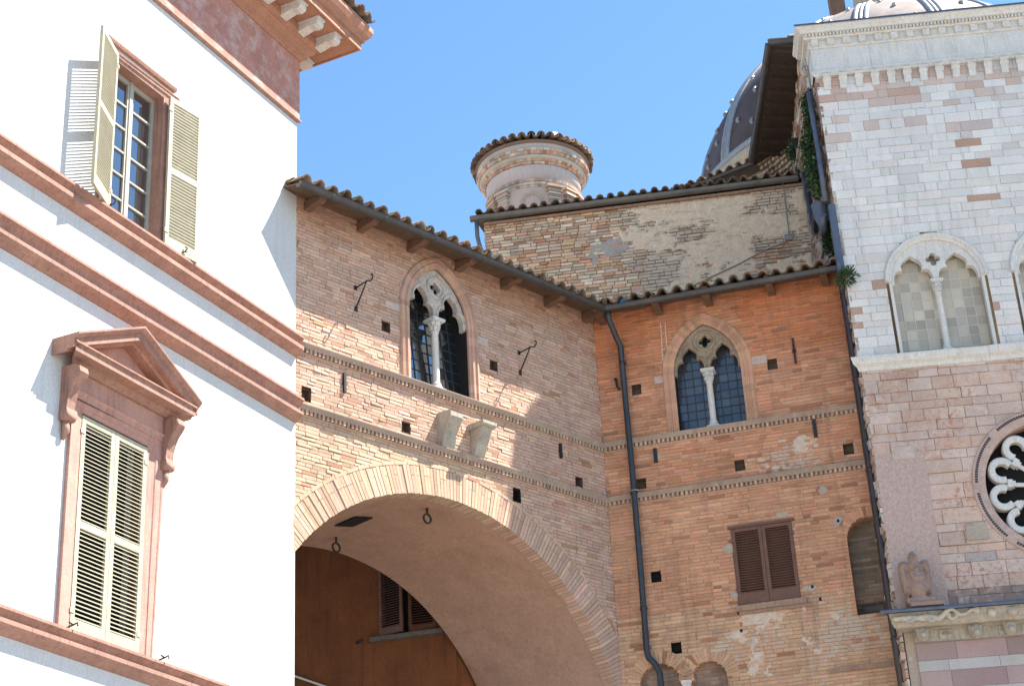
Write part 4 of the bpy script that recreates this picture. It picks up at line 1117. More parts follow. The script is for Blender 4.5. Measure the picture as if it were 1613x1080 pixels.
# rose window
mb = MB()
mb.sweep(circle(RU, RZ_, RR, 64)[::-1], [(-.0, -.30), (0, .0), (.03, .015), (.09, .015), (.10, .03), (.20, .03), (.215, .0), (.215, -.05)], closed=True)
rs = mb.build('rose_window', stone_mat('rose_ring_stone', (.50, .35, .285), .2, (.28, .2, .165), .6, 2.0, False, .9, 30), CR)
mb = MB()
for a in range(0, 360, 4):     # worn dark inlay band in the ring
    if (a // 8) % 6 in (4,): continue
    for q in range(2):
        t = R(a + q * 2); mb.sweep([(RU + (RR + .145) * cos(t), RZ_ + (RR + .145) * sin(t)), (RU + (RR + .145) * cos(t + .027), RZ_ + (RR + .145) * sin(t + .027))], [(-.022, .025), (.022, .025), (.022, .034), (-.022, .034)])
mb.build('inlay_band', M['leadcame'], rs)
mb = MB(); mb.lathe([(0, 0), (1.1, 0)], 0, 0, 48); me_pts = circle(RU, RZ_, 1.06, 48)
mb = MB(); mb.face([mb.vert(u, -.32, z) for u, z in me_pts]); mb.build('dark_interior', M['dark'], rs)
NP = 11
for i in range(NP):
    a = R(141.3 - 32.7 * .5 + 32.727 * (i + 1) - 32.7 * .0)
    mb = MB()
    # horseshoe lobe between two radial columns
    rc, rl = .80, .165
    cx, cz = RU + rc * cos(a), RZ_ + rc * sin(a)
    P = []
    for j in range(15):
        t = a - R(128) + R(256) * j / 14; P.append((cx + rl * cos(t), cz + rl * sin(t)))
    mb.sweep(P, [(-.055, -.20), (-.055, -.075), (-.035, -.06), (.035, -.06), (.055, -.075), (.055, -.20)])
    mb.build('petal_arch', M['white_stone'], rs)
    b = a + R(32.727 / 2)
    mb = MB(lambda x, y, z, b=b: (RU + x * cos(b) - y * sin(b), -(z), RZ_ + x * sin(b) + y * cos(b)))
    mb.box(.62, .70, -.065, .065, -.20, -.045); mb.box(.575, .62, -.045, .045, -.19, -.055)
    def spoke(x0, x1, r0, r1, n=10):
        A = [mb.vert(x0, r0 * cos(2 * pi * j / n), -.12 + r0 * sin(2 * pi * j / n)) for j in range(n)]; B_ = [mb.vert(x1, r1 * cos(2 * pi * j / n), -.12 + r1 * sin(2 * pi * j / n)) for j in range(n)]
        for j in range(n): mb.face((A[j], A[(j + 1) % n], B_[(j + 1) % n], B_[j]), (1, 1, 1, 0), 0, True)
    spoke(.2, .575, .032, .038)
    mb.build('spoke_column', M['white_stone'], rs)
mb = MB(); mb.sweep(circle(RU, RZ_, .18, 24), [(-.05, -.2), (-.05, -.06), (.05, -.06), (.05, -.2)], closed=True); mb.build('hub', M['white_stone'], rs)
# ledge with carved beasts and heads
mb = MB(); mb.extrude([(-.02, 9.13), (.50, 9.10), (.515, 9.075), (.52, 9.115), (.50, 9.135), (-.02, 9.19)], UC - .02, 8, -.55, 0)
mb.build('ledge_flashing', M['bluepipe'], CR)
mb = MB()
mb.extrude([(-.02, 8.90), (.28, 8.90), (.32, 8.93), (.36, 8.95), (.37, 9.0), (.40, 9.02), (.42, 9.09), (-.02, 9.10)], UC + .06, 8, -.55, 0)
mb.extrude([(-.02, 8.72), (.06, 8.72), (.06, 8.88), (.20, 8.895), (-.02, 8.897)], .12, 8, 0, 0)
x = .50
while x < 7.5:
    mb.box(x, x + .20, .05, .085, 8.735, 8.875); mb.lathe([(.07, 8.80), (.05, 8.83), (0, 8.84)], x + .1, .085, 10) ; x += .445 if int(x * 10) % 2 else .45
ld = mb.build('carved_ledge', M['ledge_stone'], CR)
def small_xf(): return MB()
for (u, z, kind) in ((.24, 8.82, 0), (1.03, 8.80, 1), (1.55, 8.82, 0), (2.3, 8.81, 1), (3.1, 8.81, 0)):   # consoles carved as heads
    mb = small_xf(); k = .14
    ellipsoid(mb, (u, k, z), (.10, .12, .125), 12); ellipsoid(mb, (u, k + .10, z - .045), (.06, .07, .055), 10); ellipsoid(mb, (u - .085, k + .02, z + .06), (.03, .03, .045), 8); ellipsoid(mb, (u + .085, k + .02, z + .06), (.03, .03, .045), 8)
    ellipsoid(mb, (u - .04, k + .10, z + .03), (.025, .03, .02), 8); ellipsoid(mb, (u + .04, k + .10, z + .03), (.025, .03, .02), 8)
    mb.box(u - .09, u + .09, 0, .16, z + .05, z + .075)
    remeshed('carved_head', mb, M['ledge_stone'], ld, .014, 3)
mb = small_xf()    # stretched beast with a curled tail and a long neck
ellipsoid(mb, (.02, .42, 9.0), (.20, .05, .05), 12); ellipsoid(mb, (.30, .42, 8.99), (.22, .05, .055), 12); ellipsoid(mb, (-.16, .42, 9.0), (.07, .05, .045), 10)
mb.tube([(.40, .42, 8.98), (.47, .44, 8.95), (.53, .45, 8.99), (.60, .46, 9.06), (.68, .47, 9.08), (.74, .47, 9.03), (.73, .47, 8.95), (.66, .47, 8.92), (.61, .47, 8.96), (.65, .47, 9.01)], [.05, .045, .042, .038, .034, .032, .03, .028, .025, .02], 8)
mb.tube([(.74, .45, 9.02), (.80, .43, 8.99), (.88, .43, 9.0), (.96, .43, 9.05), (1.02, .44, 9.06)], [.04, .035, .032, .03, .035], 8)
ellipsoid(mb, (1.05, .45, 9.04), (.045, .04, .06), 8)
mb.tube([(.30, .44, 8.97), (.34, .46, 8.92), (.40, .47, 8.92)], [.035, .03, .025], 8); mb.tube([(.10, .44, 8.97), (.05, .46, 8.93), (-.02, .46, 8.93)], [.035, .03, .02], 8)
remeshed('carved_beast', mb, M['carving'], ld, .016, 2)
mb = small_xf(); ellipsoid(mb, (1.27, .40, 9.0), (.075, .05, .075), 12); remeshed('carved_boss', mb, M['carving'], ld, .014, 2)
mb = small_xf(); ellipsoid(mb, (1.58, .40, 9.0), (.085, .06, .075), 12); ellipsoid(mb, (1.52, .40, 9.06), (.025, .03, .03), 8); ellipsoid(mb, (1.64, .40, 9.06), (.025, .03, .03), 8); ellipsoid(mb, (1.58, .45, 8.97), (.04, .04, .03), 8)
remeshed('carved_mask', mb, M['carving'], ld, .014, 2)
# side eave running back at the top, on the set-back nave wall
ev = lambda u, k, z: (UC - k, u, z)
ev2 = lambda u, k, z: (UC - k - .054 * (u - 1.55) * (1 if k > .01 else 0), u, z)
mb = MB(ev)
masonry(mb, 1.48, 9, 20.06, 20.93, [], colS, .13, (.1, .4), .014, .05, .012, rowvar=.3, mortar=(.40, .32, .25, .2), irregular=1)
mb.quad([(1.48, 0, 19.9), (1.48, -8, 19.9), (1.48, -8, 20.95), (1.48, 0, 20.95)], (.45, .36, .28, .2))
mb.build('nave_wall', M['rubble'], CR, recalc=False)
mb = MB(ev2)
mb.extrude([(0, 20.80), (.50, 20.90), (.50, 20.94), (0, 20.85)], 1.50, 5.8, 0, 0)
for i in range(9):
    mb.extrude([(0, 20.72), (0, 20.80), (.46, 20.885), (.46, 20.83)], 1.6 + i * .46, 1.67 + i * .46)
eo = mb.build('side_eave', M['wooddark'], CR)
gutter('gutter', eo, 1.52, 5.78, .54, 20.98, .085, M['gutter'], xf=ev2)
roof_tiles('roof_tiles', eo, 1.54, 5.75, .50, 21.04, R(6), .75, .24, xf=ev2, seed=12)
# front end of the side eave
gutter('gutter', CR, -.66, 0, -1.50, 20.97, .08, M['gutter'], joints=False)
# ------------- transept behind: wall, raking roof, corbelled brick band
txf = lambda u, k, z: (-.71 + u * .863 - k * .505, 6.08 - u * .505 - k * .863, z)
mb = MB(txf)
masonry(mb, -5.2, .7, 17, 20.85, [], colD, .075, (.13, .27), .013, .018, .006, mortar=(.36, .28, .19, .15))
mb.build('transept_wall', M['brickD'], CR, recalc=False)
gutter('gutter', CR, -4.2, .05, .30, 20.93, .07, M['gutter'], xf=txf)
roof_tiles('transept_tiles', CR, -4.2, .05, .28, 20.98, R(18), 3, .235, xf=txf, seed=14)
# corbelled bricks closing the angle below the eave
mb = MB()
P1, P2 = Vector((-.80, -5.78)), Vector((UC, -4.80))
for row in range(9):
    z = 20.85 - row * .09; t = row / 9
    a = P1.lerp(Vector((-.50, -6.2)), t); b = P2.lerp(Vector((UC, -5.5)), t)
    n = 9
    for i in range(n):
        c = a.lerp(b, (i + .5) / n) + Vector((random.uniform(-.01, .01), random.uniform(-.02, .02)))
        d = (b - a).normalized(); nrm = Vector((d.y, -d.x)); L = (b - a).length / n
        hw = L * (.34 if row % 2 else .46)
        q = [c - d * hw - nrm * -.2, c + d * hw - nrm * -.2, c + d * hw + nrm * .06, c - d * hw + nrm * .06]
        col = jit((*random.choice([(.36, .27, .19), (.42, .33, .24), (.30, .22, .16)]), .2), .15)
        lo = [mb.vert(p.x, p.y, z) for p in q]; hi = [mb.vert(p.x, p.y, z + .075) for p in q]
        mb.face(lo, col); mb.face(hi, col)
        for i_ in range(4): mb.face((lo[i_], lo[(i_ + 1) % 4], hi[(i_ + 1) % 4], hi[i_]), col)
co = mb.build('corbelled_brickwork', M['brickD'], CR)
mb = MB(); mb.tube([(P1.x, P1.y, 20.95), (P2.x, P2.y + .02, 20.97)], .03, 6); mb.build('flashing', M['bluepipe'], co)
# corbel band going on along the side wall
mb = MB(lambda u, k, z: (UC - k, u, z))
for row, (zz, kk) in enumerate(((19.35, .14), (19.27, .10), (19.19, .05))):
    x = 1.2
    while x < 3.9: mb.box(x, x + (.07 if row != 1 else .05), -.01, kk, zz + .35 * (x - 1.2) / 2.7 - .2, zz + .06 + .35 * (x - 1.2) / 2.7 - .2, jit((*random.choice([(.36, .27, .19), (.44, .35, .26)]), .2), .15)); x += .105
mb.build('corbel_band', M['brickD'], CR)
# pipes on the side wall
mb = MB(ev)
mb.tube([(.27, .12, 18.95), (.22, .12, 18.4), (.15, .12, 17.4), (.12, .13, 16.6)], .05, 10)
mb.build('downpipe', M['bluepipe'], CR)
mb = MB(ev)
mb.tube([(2.45, .14, 18.62), (2.35, .14, 18.1), (2.1, .14, 17.3), (2.0, .14, 17.05), (1.75, .15, 16.98), (1.55, .16, 17.05), (1.45, .16, 17.15)], .062, 10)
mb.build('downpipe', M['pipe2'], CR)
mb = MB(ev); mb.lathe([(.05, 16.25), (.06, 16.35), (.13, 16.55), (.15, 16.75), (.16, 16.80)], .55, .18, 14)
mb.tube([(.55, .18, 16.35), (.50, .2, 16.2), (.35, .2, 16.22), (.10, .2, 16.35)], .055, 10)
mb.build('hopper', M['bluepipe'], CR)
mb = MB(ev); mb.box(-.07, .05, .0, .12, 15.15, 16.45); mb.build('square_downpipe', M['bluepipe'], CR)
mb = MB(ev); mb.box(3.6, 3.66, 0, .2, 19.9, 20.9 - .8); mb.tube([(3.8, .1, 20.0), (3.7, .12, 19.4), (3.6, .1, 19.3)], .03, 6); mb.build('iron_bar', M['iron'], CR)
mb = MB(ev); mb.tube([(.5, .06, 19.9), (.45, .05, 19.5), (.6, .04, 19.0), (.5, .04, 18.6)], .016, 6); mb.build('cable', M['cable'], CR)
mb = MB(ev); ellipsoid(mb, (.62, .08, 19.62), (.07, .08, .09), 10); mb.build('pinnacle_stone', M['carving'], CR)
# dome on its drum (world placed, parented with the inverse of the church frame)
DC = Vector((12.961, 48.291, 28.56)); DRAD = 6.783
inv = (Matrix.Translation(Vector(C_LOC)) @ Matrix.Rotation(C_RZ, 4, 'Z')).inverted()
dl = inv @ DC
az_off = C_RZ
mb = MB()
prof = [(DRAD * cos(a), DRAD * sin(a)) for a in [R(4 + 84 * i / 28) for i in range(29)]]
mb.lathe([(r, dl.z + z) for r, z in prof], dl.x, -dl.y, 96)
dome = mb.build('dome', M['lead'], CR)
mb = MB(); mb.lathe([(6.65, 20), (6.65, dl.z - .35), (6.8, dl.z - .25), (6.95, dl.z + .1), (7.05, dl.z + .15), (7.05, dl.z + .3), (6.75, dl.z + .46)], dl.x, -dl.y, 96)
mb.build('drum', M['ledge_stone'], dome)
mb = MB(); mb.lathe([(6.78, dl.z + .40), (7.0, dl.z + .42), (7.0, dl.z + .58), (6.82, dl.z + .66), (6.7, dl.z + .66)], dl.x, -dl.y, 96); mb.build('dome_base_flashing', M['leadlight'], dome)
def dpt(az, el, r=DRAD):   # az in world compass degrees
    a = R(az); v = Vector((sin(a) * cos(R(el)), cos(a) * cos(R(el)), sin(R(el)))) * r
    p = inv @ (DC + v); return (p.x, -p.y, p.z)
for i in range(16):
    az = -158.9 + 22.5 * i
    mb = MB()
    for s_ in (-1, 1):
        mb.tube([dpt(az + s_ * 1.35 / max(.25, cos(R(el))), el, DRAD + .0) for el in range(5, 84, 4)], .085, 6)
    mb.tube([dpt(az, el, DRAD + .0) for el in range(5, 84, 4)], .07, 6)
    mb.build('dome_rib', M['leadlight'], dome)
for i in range(16):
    for el in (12, 22, 33, 45):
        for da in (6, 11.25, 16.5):
            az = -158.9 + 22.5 * i + da + random.uniform(-.8, .8)
            if not (-260 < az < -80 or 100 < az < 280): continue
    # studs are built below as one part
mb = MB()
for i in range(16):
    for q, el in enumerate((10, 16, 23, 31, 40, 49)):
        for da in ((6, 16.5) if q % 2 else (11.25,)):
            az = -158.9 + 22.5 * i + da + random.uniform(-.8, .8); e2 = el + random.uniform(-1, 1)
            p0 = Vector(dpt(az, e2, DRAD - .02)); p1 = Vector(dpt(az, e2, DRAD + .07)); p2 = Vector(dpt(az, e2 + 1.2, DRAD + .02))
            mb.tube([tuple(p0), tuple(p1)], [.07, .04], 6); mb.tube([tuple(p1), tuple(p2)], [.04, .06], 6)
o = mb.build('dome_stud', M['leadlight'], dome); o['kind'] = 'stuff'
mb = MB(); mb.lathe([(.6, dl.z + 6.5), (.9, dl.z + 6.8), (.8, dl.z + 9), (1.1, dl.z + 9.1), (0, dl.z + 10.5)], dl.x, -dl.y, 16); mb.build('dome_lantern', M['ledge_stone'], dome)
p = inv @ Vector((12.34, 51.55, 38.0)); mb = MB(); mb.box(p.x - .26, p.x + .26, -p.y - .26, -p.y + .26, p.z - 6, p.z + 3.2); mb.box(p.x - .32, p.x + .32, -p.y - .32, -p.y + .32, p.z + 3.2, p.z + 3.4); mb.build('chimney', M['wood'], dome)
# ================================================================== STONE EAGLE ON THE LEDGE
cm = Matrix.Translation(Vector(C_LOC)) @ Matrix.Rotation(C_RZ, 4, 'Z')
ep = cm @ Vector((.24, -.30, 9.16))
mb = MB()
ellipsoid(mb, (0, .02, .43), (.15, .14, .27), 14); ellipsoid(mb, (0, .06, .30), (.12, .13, .18), 12); ellipsoid(mb, (0, .03, .64), (.12, .11, .12), 12)
ellipsoid(mb, (-.01, .05, .80), (.075, .085, .10), 12); ellipsoid(mb, (-.01, .13, .775), (.03, .055, .03), 8)
for s_ in (-1, 1):
    ellipsoid(mb, (s_ * .17, -.03, .47), (.065, .14, .30), 14, Matrix.Rotation(s_ * R(6), 3, 'Y')); ellipsoid(mb, (s_ * .16, -.01, .68), (.08, .12, .09), 12); ellipsoid(mb, (s_ * .15, -.06, .22), (.045, .08, .2), 10)
    mb.tube([(s_ * .06, .08, .24), (s_ * .07, .1, .13)], [.055, .05], 8)
for i in range(16):    # feather lumps on breast
    ellipsoid(mb, (random.uniform(-.1, .1), .15, random.uniform(.25, .6)), (.035, .03, .045), 6)
mb.box(-.2, .24, -.12, .16, .06, .15); mb.box(-.16, .34, -.16, .2, 0, .07)
for i in range(26):
    a_ = random.uniform(0, 2 * pi); ellipsoid(mb, (random.choice((-1, 1)) * .19, random.uniform(-.12, .08), random.uniform(.25, .7)), (.03, .035, .05), 6)
eg = remeshed('stone_eagle', mb, M['eagle'], None, .017, 1)
eg.location = ep; eg.rotation_euler = (0, 0, C_RZ)
tag(eg, 'weathered reddish stone bird with folded wings standing on the church ledge', 'statue')
# ================================================================== WHITE HOUSE (W)
WR = empty('white_house', W_LOC, W_RZ, label='bright white plastered house with pink stone mouldings and cream shutters at left', cat='building')
WL = -14.0
# plaster front with real openings
UW = dict(u0=-4.37, u1=-3.34, z0=13.03, z1=15.40)
LW = dict(u0=-4.62, u1=-3.36, z0=7.46, z1=10.17)
wallo = [(WL, 0), (0, 0), (0, 17.9), (WL, 17.9)]
hol = [[(UW['u0'], UW['z0']), (UW['u1'], UW['z0']), (UW['u1'], UW['z1']), (UW['u0'], UW['z1'])], [(LW['u0'], LW['z0']), (LW['u1'], LW['z0']), (LW['u1'], LW['z1']), (LW['u0'], LW['z1'])]]
plate_obj('wall', wallo, hol, -.35, 0.0, M['plaster'], WR)
mb = MB(); mb.box(WL, -.01, -7.5, -.36, 0, 17.9)
g = mb.build('body', M['plaster'], WR)
for (zt) in (13.04, 12.04, 7.45):
    mb = MB()
    if zt > 12.5:
        prof = [(-.02, zt - .30), (.02, zt - .29), (.07, zt - .26), (.13, zt - .23), (.145, zt - .215), (.145, zt - .155), (.075, zt - .145), (.08, zt - .10), (.13, zt - .05), (.155, zt - .035), (.155, zt), (-.02, zt + .015)]
    else:
        h = .36 if zt > 10 else .28
        prof = [(-.02, zt - h), (.02, zt - h + .01), (.06, zt - h + .05), (.12, zt - h + .08), (.14, zt - h + .10), (.14, zt - h + .15), (.08, zt - h + .16), (.085, zt - .11), (.13, zt - .05), (.155, zt - .035), (.155, zt), (-.02, zt + .015)]
    mb.extrude(prof, WL, .0, 0, .0)
    mb.build('string_course', M['pinkdark'], WR)
# frieze and cornice
mb = MB(); mb.box(WL, .03, -.3, .03, 16.905, 18.02); mb.build('frieze', M['frieze'], WR)
mb = MB(); mb.extrude([(-.02, 16.84), (.03, 16.845), (.055, 16.865), (.055, 16.89), (.03, 16.903), (-.02, 16.903)], WL, 0, 0, 1); mb.build('frieze_moulding', M['pinkdark'], WR)
cprof = [(-.02, 18.005), (.05, 18.005), (.06, 18.04), (.12, 18.08), (.12, 18.11), (.21, 18.19), (.21, 18.23), (.28, 18.28), (.28, 18.43), (.72, 18.435), (.72, 18.41), (.75, 18.41), (.75, 18.55), (.79, 18.56), (.80, 18.60), (.86, 18.67), (.90, 18.76), (.90, 18.85), (-.02, 18.92)]
mb = MB(); mb.extrude(cprof, WL, 0, 0, 1)
# return along the end
rx = lambda u, k, z: (k, u, z)
rb = MB(rx); rb.extrude(cprof, 0, 5, -1, 0); rb.box(0, 5, -.2, .03, 16.905, 18.0)
o_ = len(mb.v)
for f, c, m_, s_ in zip(rb.f, rb.c, rb.mi, rb.sm): mb.face([i + o_ for i in f], c, m_, s_)
mb.v += rb.v
cw = mb.build('cornice', M['soffit'], WR)
def modillion(xf):
    mb = MB(xf)
    mb.extrude([(.26, 18.25), (.36, 18.27), (.46, 18.30), (.56, 18.275), (.62, 18.29), (.64, 18.33), (.64, 18.428), (.26, 18.428)], -.085, .085)
    mb.extrude([(.26, 18.40), (.67, 18.40), (.67, 18.428), (.26, 18.428)], -.10, .10)
    return mb.build('modillion', M['white_stone'], cw)
for i in range(12):
    u = .20 - .5 * i
    modillion(lambda x, k, z, u=u: (u + x, -k, z))
for i in range(5):
    y = .2 + .5 * i
    modillion(lambda x, k, z, y=y: (k, y + x, z))
roof_tiles('roof_tiles', WR, -8, 0, .93, 18.89, R(17), 1.0, .25, 0, 1.0, seed=21)
# upper window: stone surround > sash, panes, shutters
def surround(name, u0, u1, z0, z1, wdt, mat_, parent, k1=.05, depth=.25, bottom=False):
    mb = MB()
    path = [(u0, z0), (u0, z1), (u1, z1), (u1, z0)]
    # o to the left of travel = outwards when going up the left side and over
    mb.sweep(path, [(0, -.2), (0, .012), (wdt * .45, .022), (wdt * .5, .035), (wdt * .85, .04), (wdt * .9, k1), (wdt, k1), (wdt, -.02)])
    mb.sweep(path, [(-.002, -.0), (.03, -.0), (.03, -depth), (-.002, -depth)])
    return mb.build(name, mat_, parent)
sw = surround('casement_window', UW['u0'], UW['u1'], 13.03, UW['z1'], .22, M['pinkdark'], WR)
mb = MB(); mb.extrude([(.0, 15.60), (.052, 15.60), (.065, 15.64), (.065, 15.66), (.0, 15.67)], UW['u0'] - .225, UW['u1'] + .225); mb.build('window_cornice', M['pinkdark'], sw)
kg = -.17
mb = MB(); u0, u1, z0, z1 = UW['u0'], UW['u1'], 13.06, UW['z1']; mid = (u0 + u1) / 2
for a, b in ((u0, mid - .004), (mid + .004, u1)):
    mb.box(a + .004, a + .06, kg - .03, kg + .025, z0, z1 - .004); mb.box(b - .06, b - .004, kg - .03, kg + .025, z0, z1 - .004); mb.box(a + .06, b - .06, kg - .028, kg + .023, z0, z0 + .08); mb.box(a + .06, b - .06, kg - .028, kg + .023, z1 - .07, z1 - .004)
    nq = 6
    for i in range(1, nq): zz = z0 + .08 + (z1 - z0 - .15) * i / nq; mb.box(a + .06, b - .06, kg - .015, kg + .02, zz - .013, zz + .013)
mb.box(mid - .03, mid + .03, kg + .025, kg + .04, z0, z1 - .004)
sa = mb.build('sash', M['sash'], sw)
mb = MB(); mb.quad([(u0, kg - .005, z0), (mid, kg - .005, z0), (mid, kg - .005, z1), (u0, kg - .005, z1)]); mb.quad([(mid, kg - .005, z0), (u1, kg - .008, z0), (u1, kg - .006, z1), (mid, kg - .004, z1)])
mb.build('window_pane', M['glassblue'], sw)
mb = MB(); mb.box(u0, u1, -.02, .0, 13.14, 13.165); mb.build('guard_bar', M['iron'], sw)
shutter('shutter', sw, .66, 13.06, 15.44, 14.30, M['cream'], (UW['u0'] - .06, .075), R(21), -1, .048, .065, .04, .17, .07, 30, True)
shutter('shutter', sw, .62, 13.05, 15.42, 14.26, M['cream'], (UW['u1'] + .05, .075), R(8), 1, .048, .065, .04, .17, .07, 30, True)
for u in (-4.45, -2.95):
    mb = MB(); mb.tube([(u, .0, 13.06), (u, .17, 13.10), (u + .03, .19, 13.16), (u + .01, .16, 13.18)], .010, 6); mb.tube([(u - .05, .15, 13.07), (u + .05, .17, 13.12)], .008, 6); mb.build('shutter_catch', M['iron'], WR)
# lower window with pediment
sw = surround('pediment_window', LW['u0'], LW['u1'], LW['z0'], LW['z1'], .22, M['pink'], WR, .05, .12)
shutter('shutter', sw, .618, 7.48, 10.14, 8.78, M['cream'], (LW['u0'] + .008, .0), 0, 1, .05, .07, .04, .16, .08, 32)
shutter('shutter', sw, .618, 7.48, 10.14, 8.78, M['cream'], (LW['u1'] - .008, .0), 0, -1, .05, .07, .04, .16, .08, 32)
mb = MB(); mb.box(LW['u0'], LW['u1'], -.34, -.3, 7.46, 10.17); mb.build('window_back', M['dark'], sw)
PC = -3.99; PW = 1.20      # pediment centre and half width
mb = MB()
mb.box(PC - .865, PC + .865, -.02, .062, 10.30, 10.66)                        # frieze
mb.extrude([(-.02, 10.34), (.06, 10.35), (.09, 10.375), (.09, 10.39), (-.02, 10.39)], PC - .87, PC + .87)
mb.build('window_frieze', M['pink'], sw)
mb = MB()
hp = [(-.02, 10.62), (.10, 10.63), (.14, 10.67), (.16, 10.70), (.32, 10.705), (.33, 10.70), (.33, 10.79), (.36, 10.80), (.36, 10.82), (-.02, 10.825)]
PWk = PW - .32
mb.extrude(hp, PC - PWk, PC + PWk, -.9, .9)
# raking cornices
apz = 11.40
for s_ in (-1, 1):
    x0, z0_, x1, z1_ = PC + s_ * (PW + .02), 10.825, PC, apz
    L = hypot(x1 - x0, z1_ - z0_); tx, tz = (x1 - x0) / L, (z1_ - z0_) / L
    nx_, nz_ = (-tz, tx) if tx > 0 else (tz, -tx)
    rp = [(-.02, -.12), (.22, -.12), (.24, -.09), (.33, -.085), (.33, -.0), (.36, .01), (.40, .05), (.40, .075), (-.02, .08)]
    A_ = []; B_ = []
    for k, h in rp:
        # lower end cut plumb, upper end cut on the centre line
        A_.append(mb.vert(x0 + (nx_ * h if False else 0), k, z0_ + h / abs(tx) * 1.0)); B_.append(mb.vert(x1, k, z1_ + h / abs(tx)))
    for i in range(len(rp)):
        j = (i + 1) % len(rp); mb.face((A_[i], A_[j], B_[j], B_[i]))
    mb.face(A_); mb.face(B_)
ped = mb.build('pediment', M['pinkdark'], sw)
mb = MB(); F_ = [mb.vert(PC - PW + .1, .07, 10.80), mb.vert(PC + PW - .1, .07, 10.80), mb.vert(PC, .07, apz - .06)]; G_ = [mb.vert(PC - PW + .1, -.02, 10.80), mb.vert(PC + PW - .1, -.02, 10.80), mb.vert(PC, -.02, apz - .06)]
mb.face(F_); mb.face((F_[0], F_[1], G_[1], G_[0])); mb.face((F_[1], F_[2], G_[2], G_[1])); mb.face((F_[2], F_[0], G_[0], G_[2])); mb.build('tympanum', M['pink'], ped)
mb = MB(); x = PC - .72
while x < PC + .72: mb.tube([(x, .25, 10.82), (x + .005, .25, 10.89)], .005, 5); x += .055
mb.build('bird_spikes', M['cable'], ped)
for s_ in (-1, 1):       # scroll brackets
    u = PC + s_ * .95; mb = MB()
    P = [(.0, 10.62), (.20, 10.62), (.27, 10.58), (.285, 10.51), (.25, 10.44), (.19, 10.37), (.15, 10.28), (.12, 10.18), (.11, 10.08), (.13, 10.02), (.12, 9.95), (.08, 9.92), (.03, 9.93), (0, 9.95)]
    mb.extrude(P, u - .075, u + .075)
    for (k, z, r) in ((.185, 10.525, .09), (.085, 9.985, .055)):
        V0 = [mb.vert(u - .09, k + r * cos(t), z + r * sin(t)) for t in [2 * pi * i / 14 for i in range(14)]]; V1 = [mb.vert(u + .09, k + r * cos(t), z + r * sin(t)) for t in [2 * pi * i / 14 for i in range(14)]]
        for i in range(14): mb.face((V0[i], V0[(i + 1) % 14], V1[(i + 1) % 14], V1[i]), (1, 1, 1, 0), 0, True)
        mb.face(V0); mb.face(V1)
    mb.tube([(u, .05, 9.92), (u, .06, 9.80), (u, .02, 9.70)], [.05, .045, .015], 8)
    mb.build('scroll_bracket', M['pinkdark'], sw)
for u in (-4.72, -3.05):
    mb = MB(); mb.tube([(u, .0, 7.47), (u, .16, 7.50), (u + .04, .19, 7.53), (u + .03, .2, 7.49)], .011, 6); mb.tube([(u, .16, 7.5), (u - .06, .15, 7.52)], .010, 6); mb.build('shutter_catch', M['iron'], WR)
# ================================================================== OCHRE BUILDING SEEN THROUGH THE ARCH
ar = Matrix.Rotation(A_RZ, 3, 'Z')
e0 = Vector(A_LOC) + ar @ Vector((-6, 12, 0))
ER = empty('ochre_building', (e0.x, e0.y, 0), R(90 - 104.94), label='dark ochre plastered house with brown shutters seen through the archway', cat='building')
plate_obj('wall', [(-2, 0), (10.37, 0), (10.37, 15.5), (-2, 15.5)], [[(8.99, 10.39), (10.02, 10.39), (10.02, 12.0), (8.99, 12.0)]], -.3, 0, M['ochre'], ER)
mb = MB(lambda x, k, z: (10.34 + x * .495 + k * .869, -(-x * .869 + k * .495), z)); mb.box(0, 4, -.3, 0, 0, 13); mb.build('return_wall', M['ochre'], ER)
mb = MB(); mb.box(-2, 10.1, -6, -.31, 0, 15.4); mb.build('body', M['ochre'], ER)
mb = MB(); mb.box(8.95, 10.06, -.28, -.26, 10.35, 12.0); wo = mb.build('window', M['dark'], ER)
shutter('shutter', wo, .50, 10.38, 12.0, None, M['brown'], (8.985, .03), R(16), 1, .045, .055, .04, .12, .06, 30)
shutter('shutter', wo, .50, 10.38, 12.0, None, M['brown'], (10.02, .0), R(0), -1, .045, .055, .04, .12, .06, 30)
mb = MB(); mb.box(8.82, 10.18, -.02, .12, 10.28, 10.36); mb.build('window_sill', M['greysill'], wo)
mb = MB(); mb.tube([(8.56, .0, 10.31), (8.56, .06, 10.33), (8.68, .06, 10.34)], .018, 6); mb.build('wall_hook', M['iron'], ER)
mb = MB(); mb.tube([(6.6, .05, 10.1), (7.39, .06, 9.86), (7.97, .06, 9.60), (9, .05, 9.1)], .022, 6)
cb = mb.build('hanging_cable', M['whitecable'], None); cb.location = ER.location; cb.rotation_euler = ER.rotation_euler
tag(cb, 'white cable slanting across the dark ochre wall under the archway', 'cable')
# ================================================================== PIGEON AND SCRAP IN THE VALLEY GUTTER
bl = Matrix.Translation(Vector(B_LOC)) @ Matrix.Rotation(B_RZ, 4, 'Z')
pp = bl @ Vector((.12, .12, 15.66))
mb = MB()
ellipsoid(mb, (0, 0, .09), (.075, .12, .07), 12, Matrix.Rotation(R(25), 3, 'X')); ellipsoid(mb, (0, -.085, .19), (.034, .045, .045), 10); ellipsoid(mb, (0, -.06, .14), (.05, .055, .06), 10)
ellipsoid(mb, (0, -.135, .19), (.010, .022, .010), 6); ellipsoid(mb, (0, .15, .05), (.04, .09, .018), 8)
for s_ in (-1, 1): mb.tube([(s_ * .025, -.01, .05), (s_ * .025, -.01, 0)], .008, 6); ellipsoid(mb, (s_ * .06, .02, .10), (.025, .11, .055), 10)
pg = remeshed('pigeon', mb, plain_mat('pale_plumage', (.55, .47, .42), .8, 0, .35, 18), None, .011, 1)
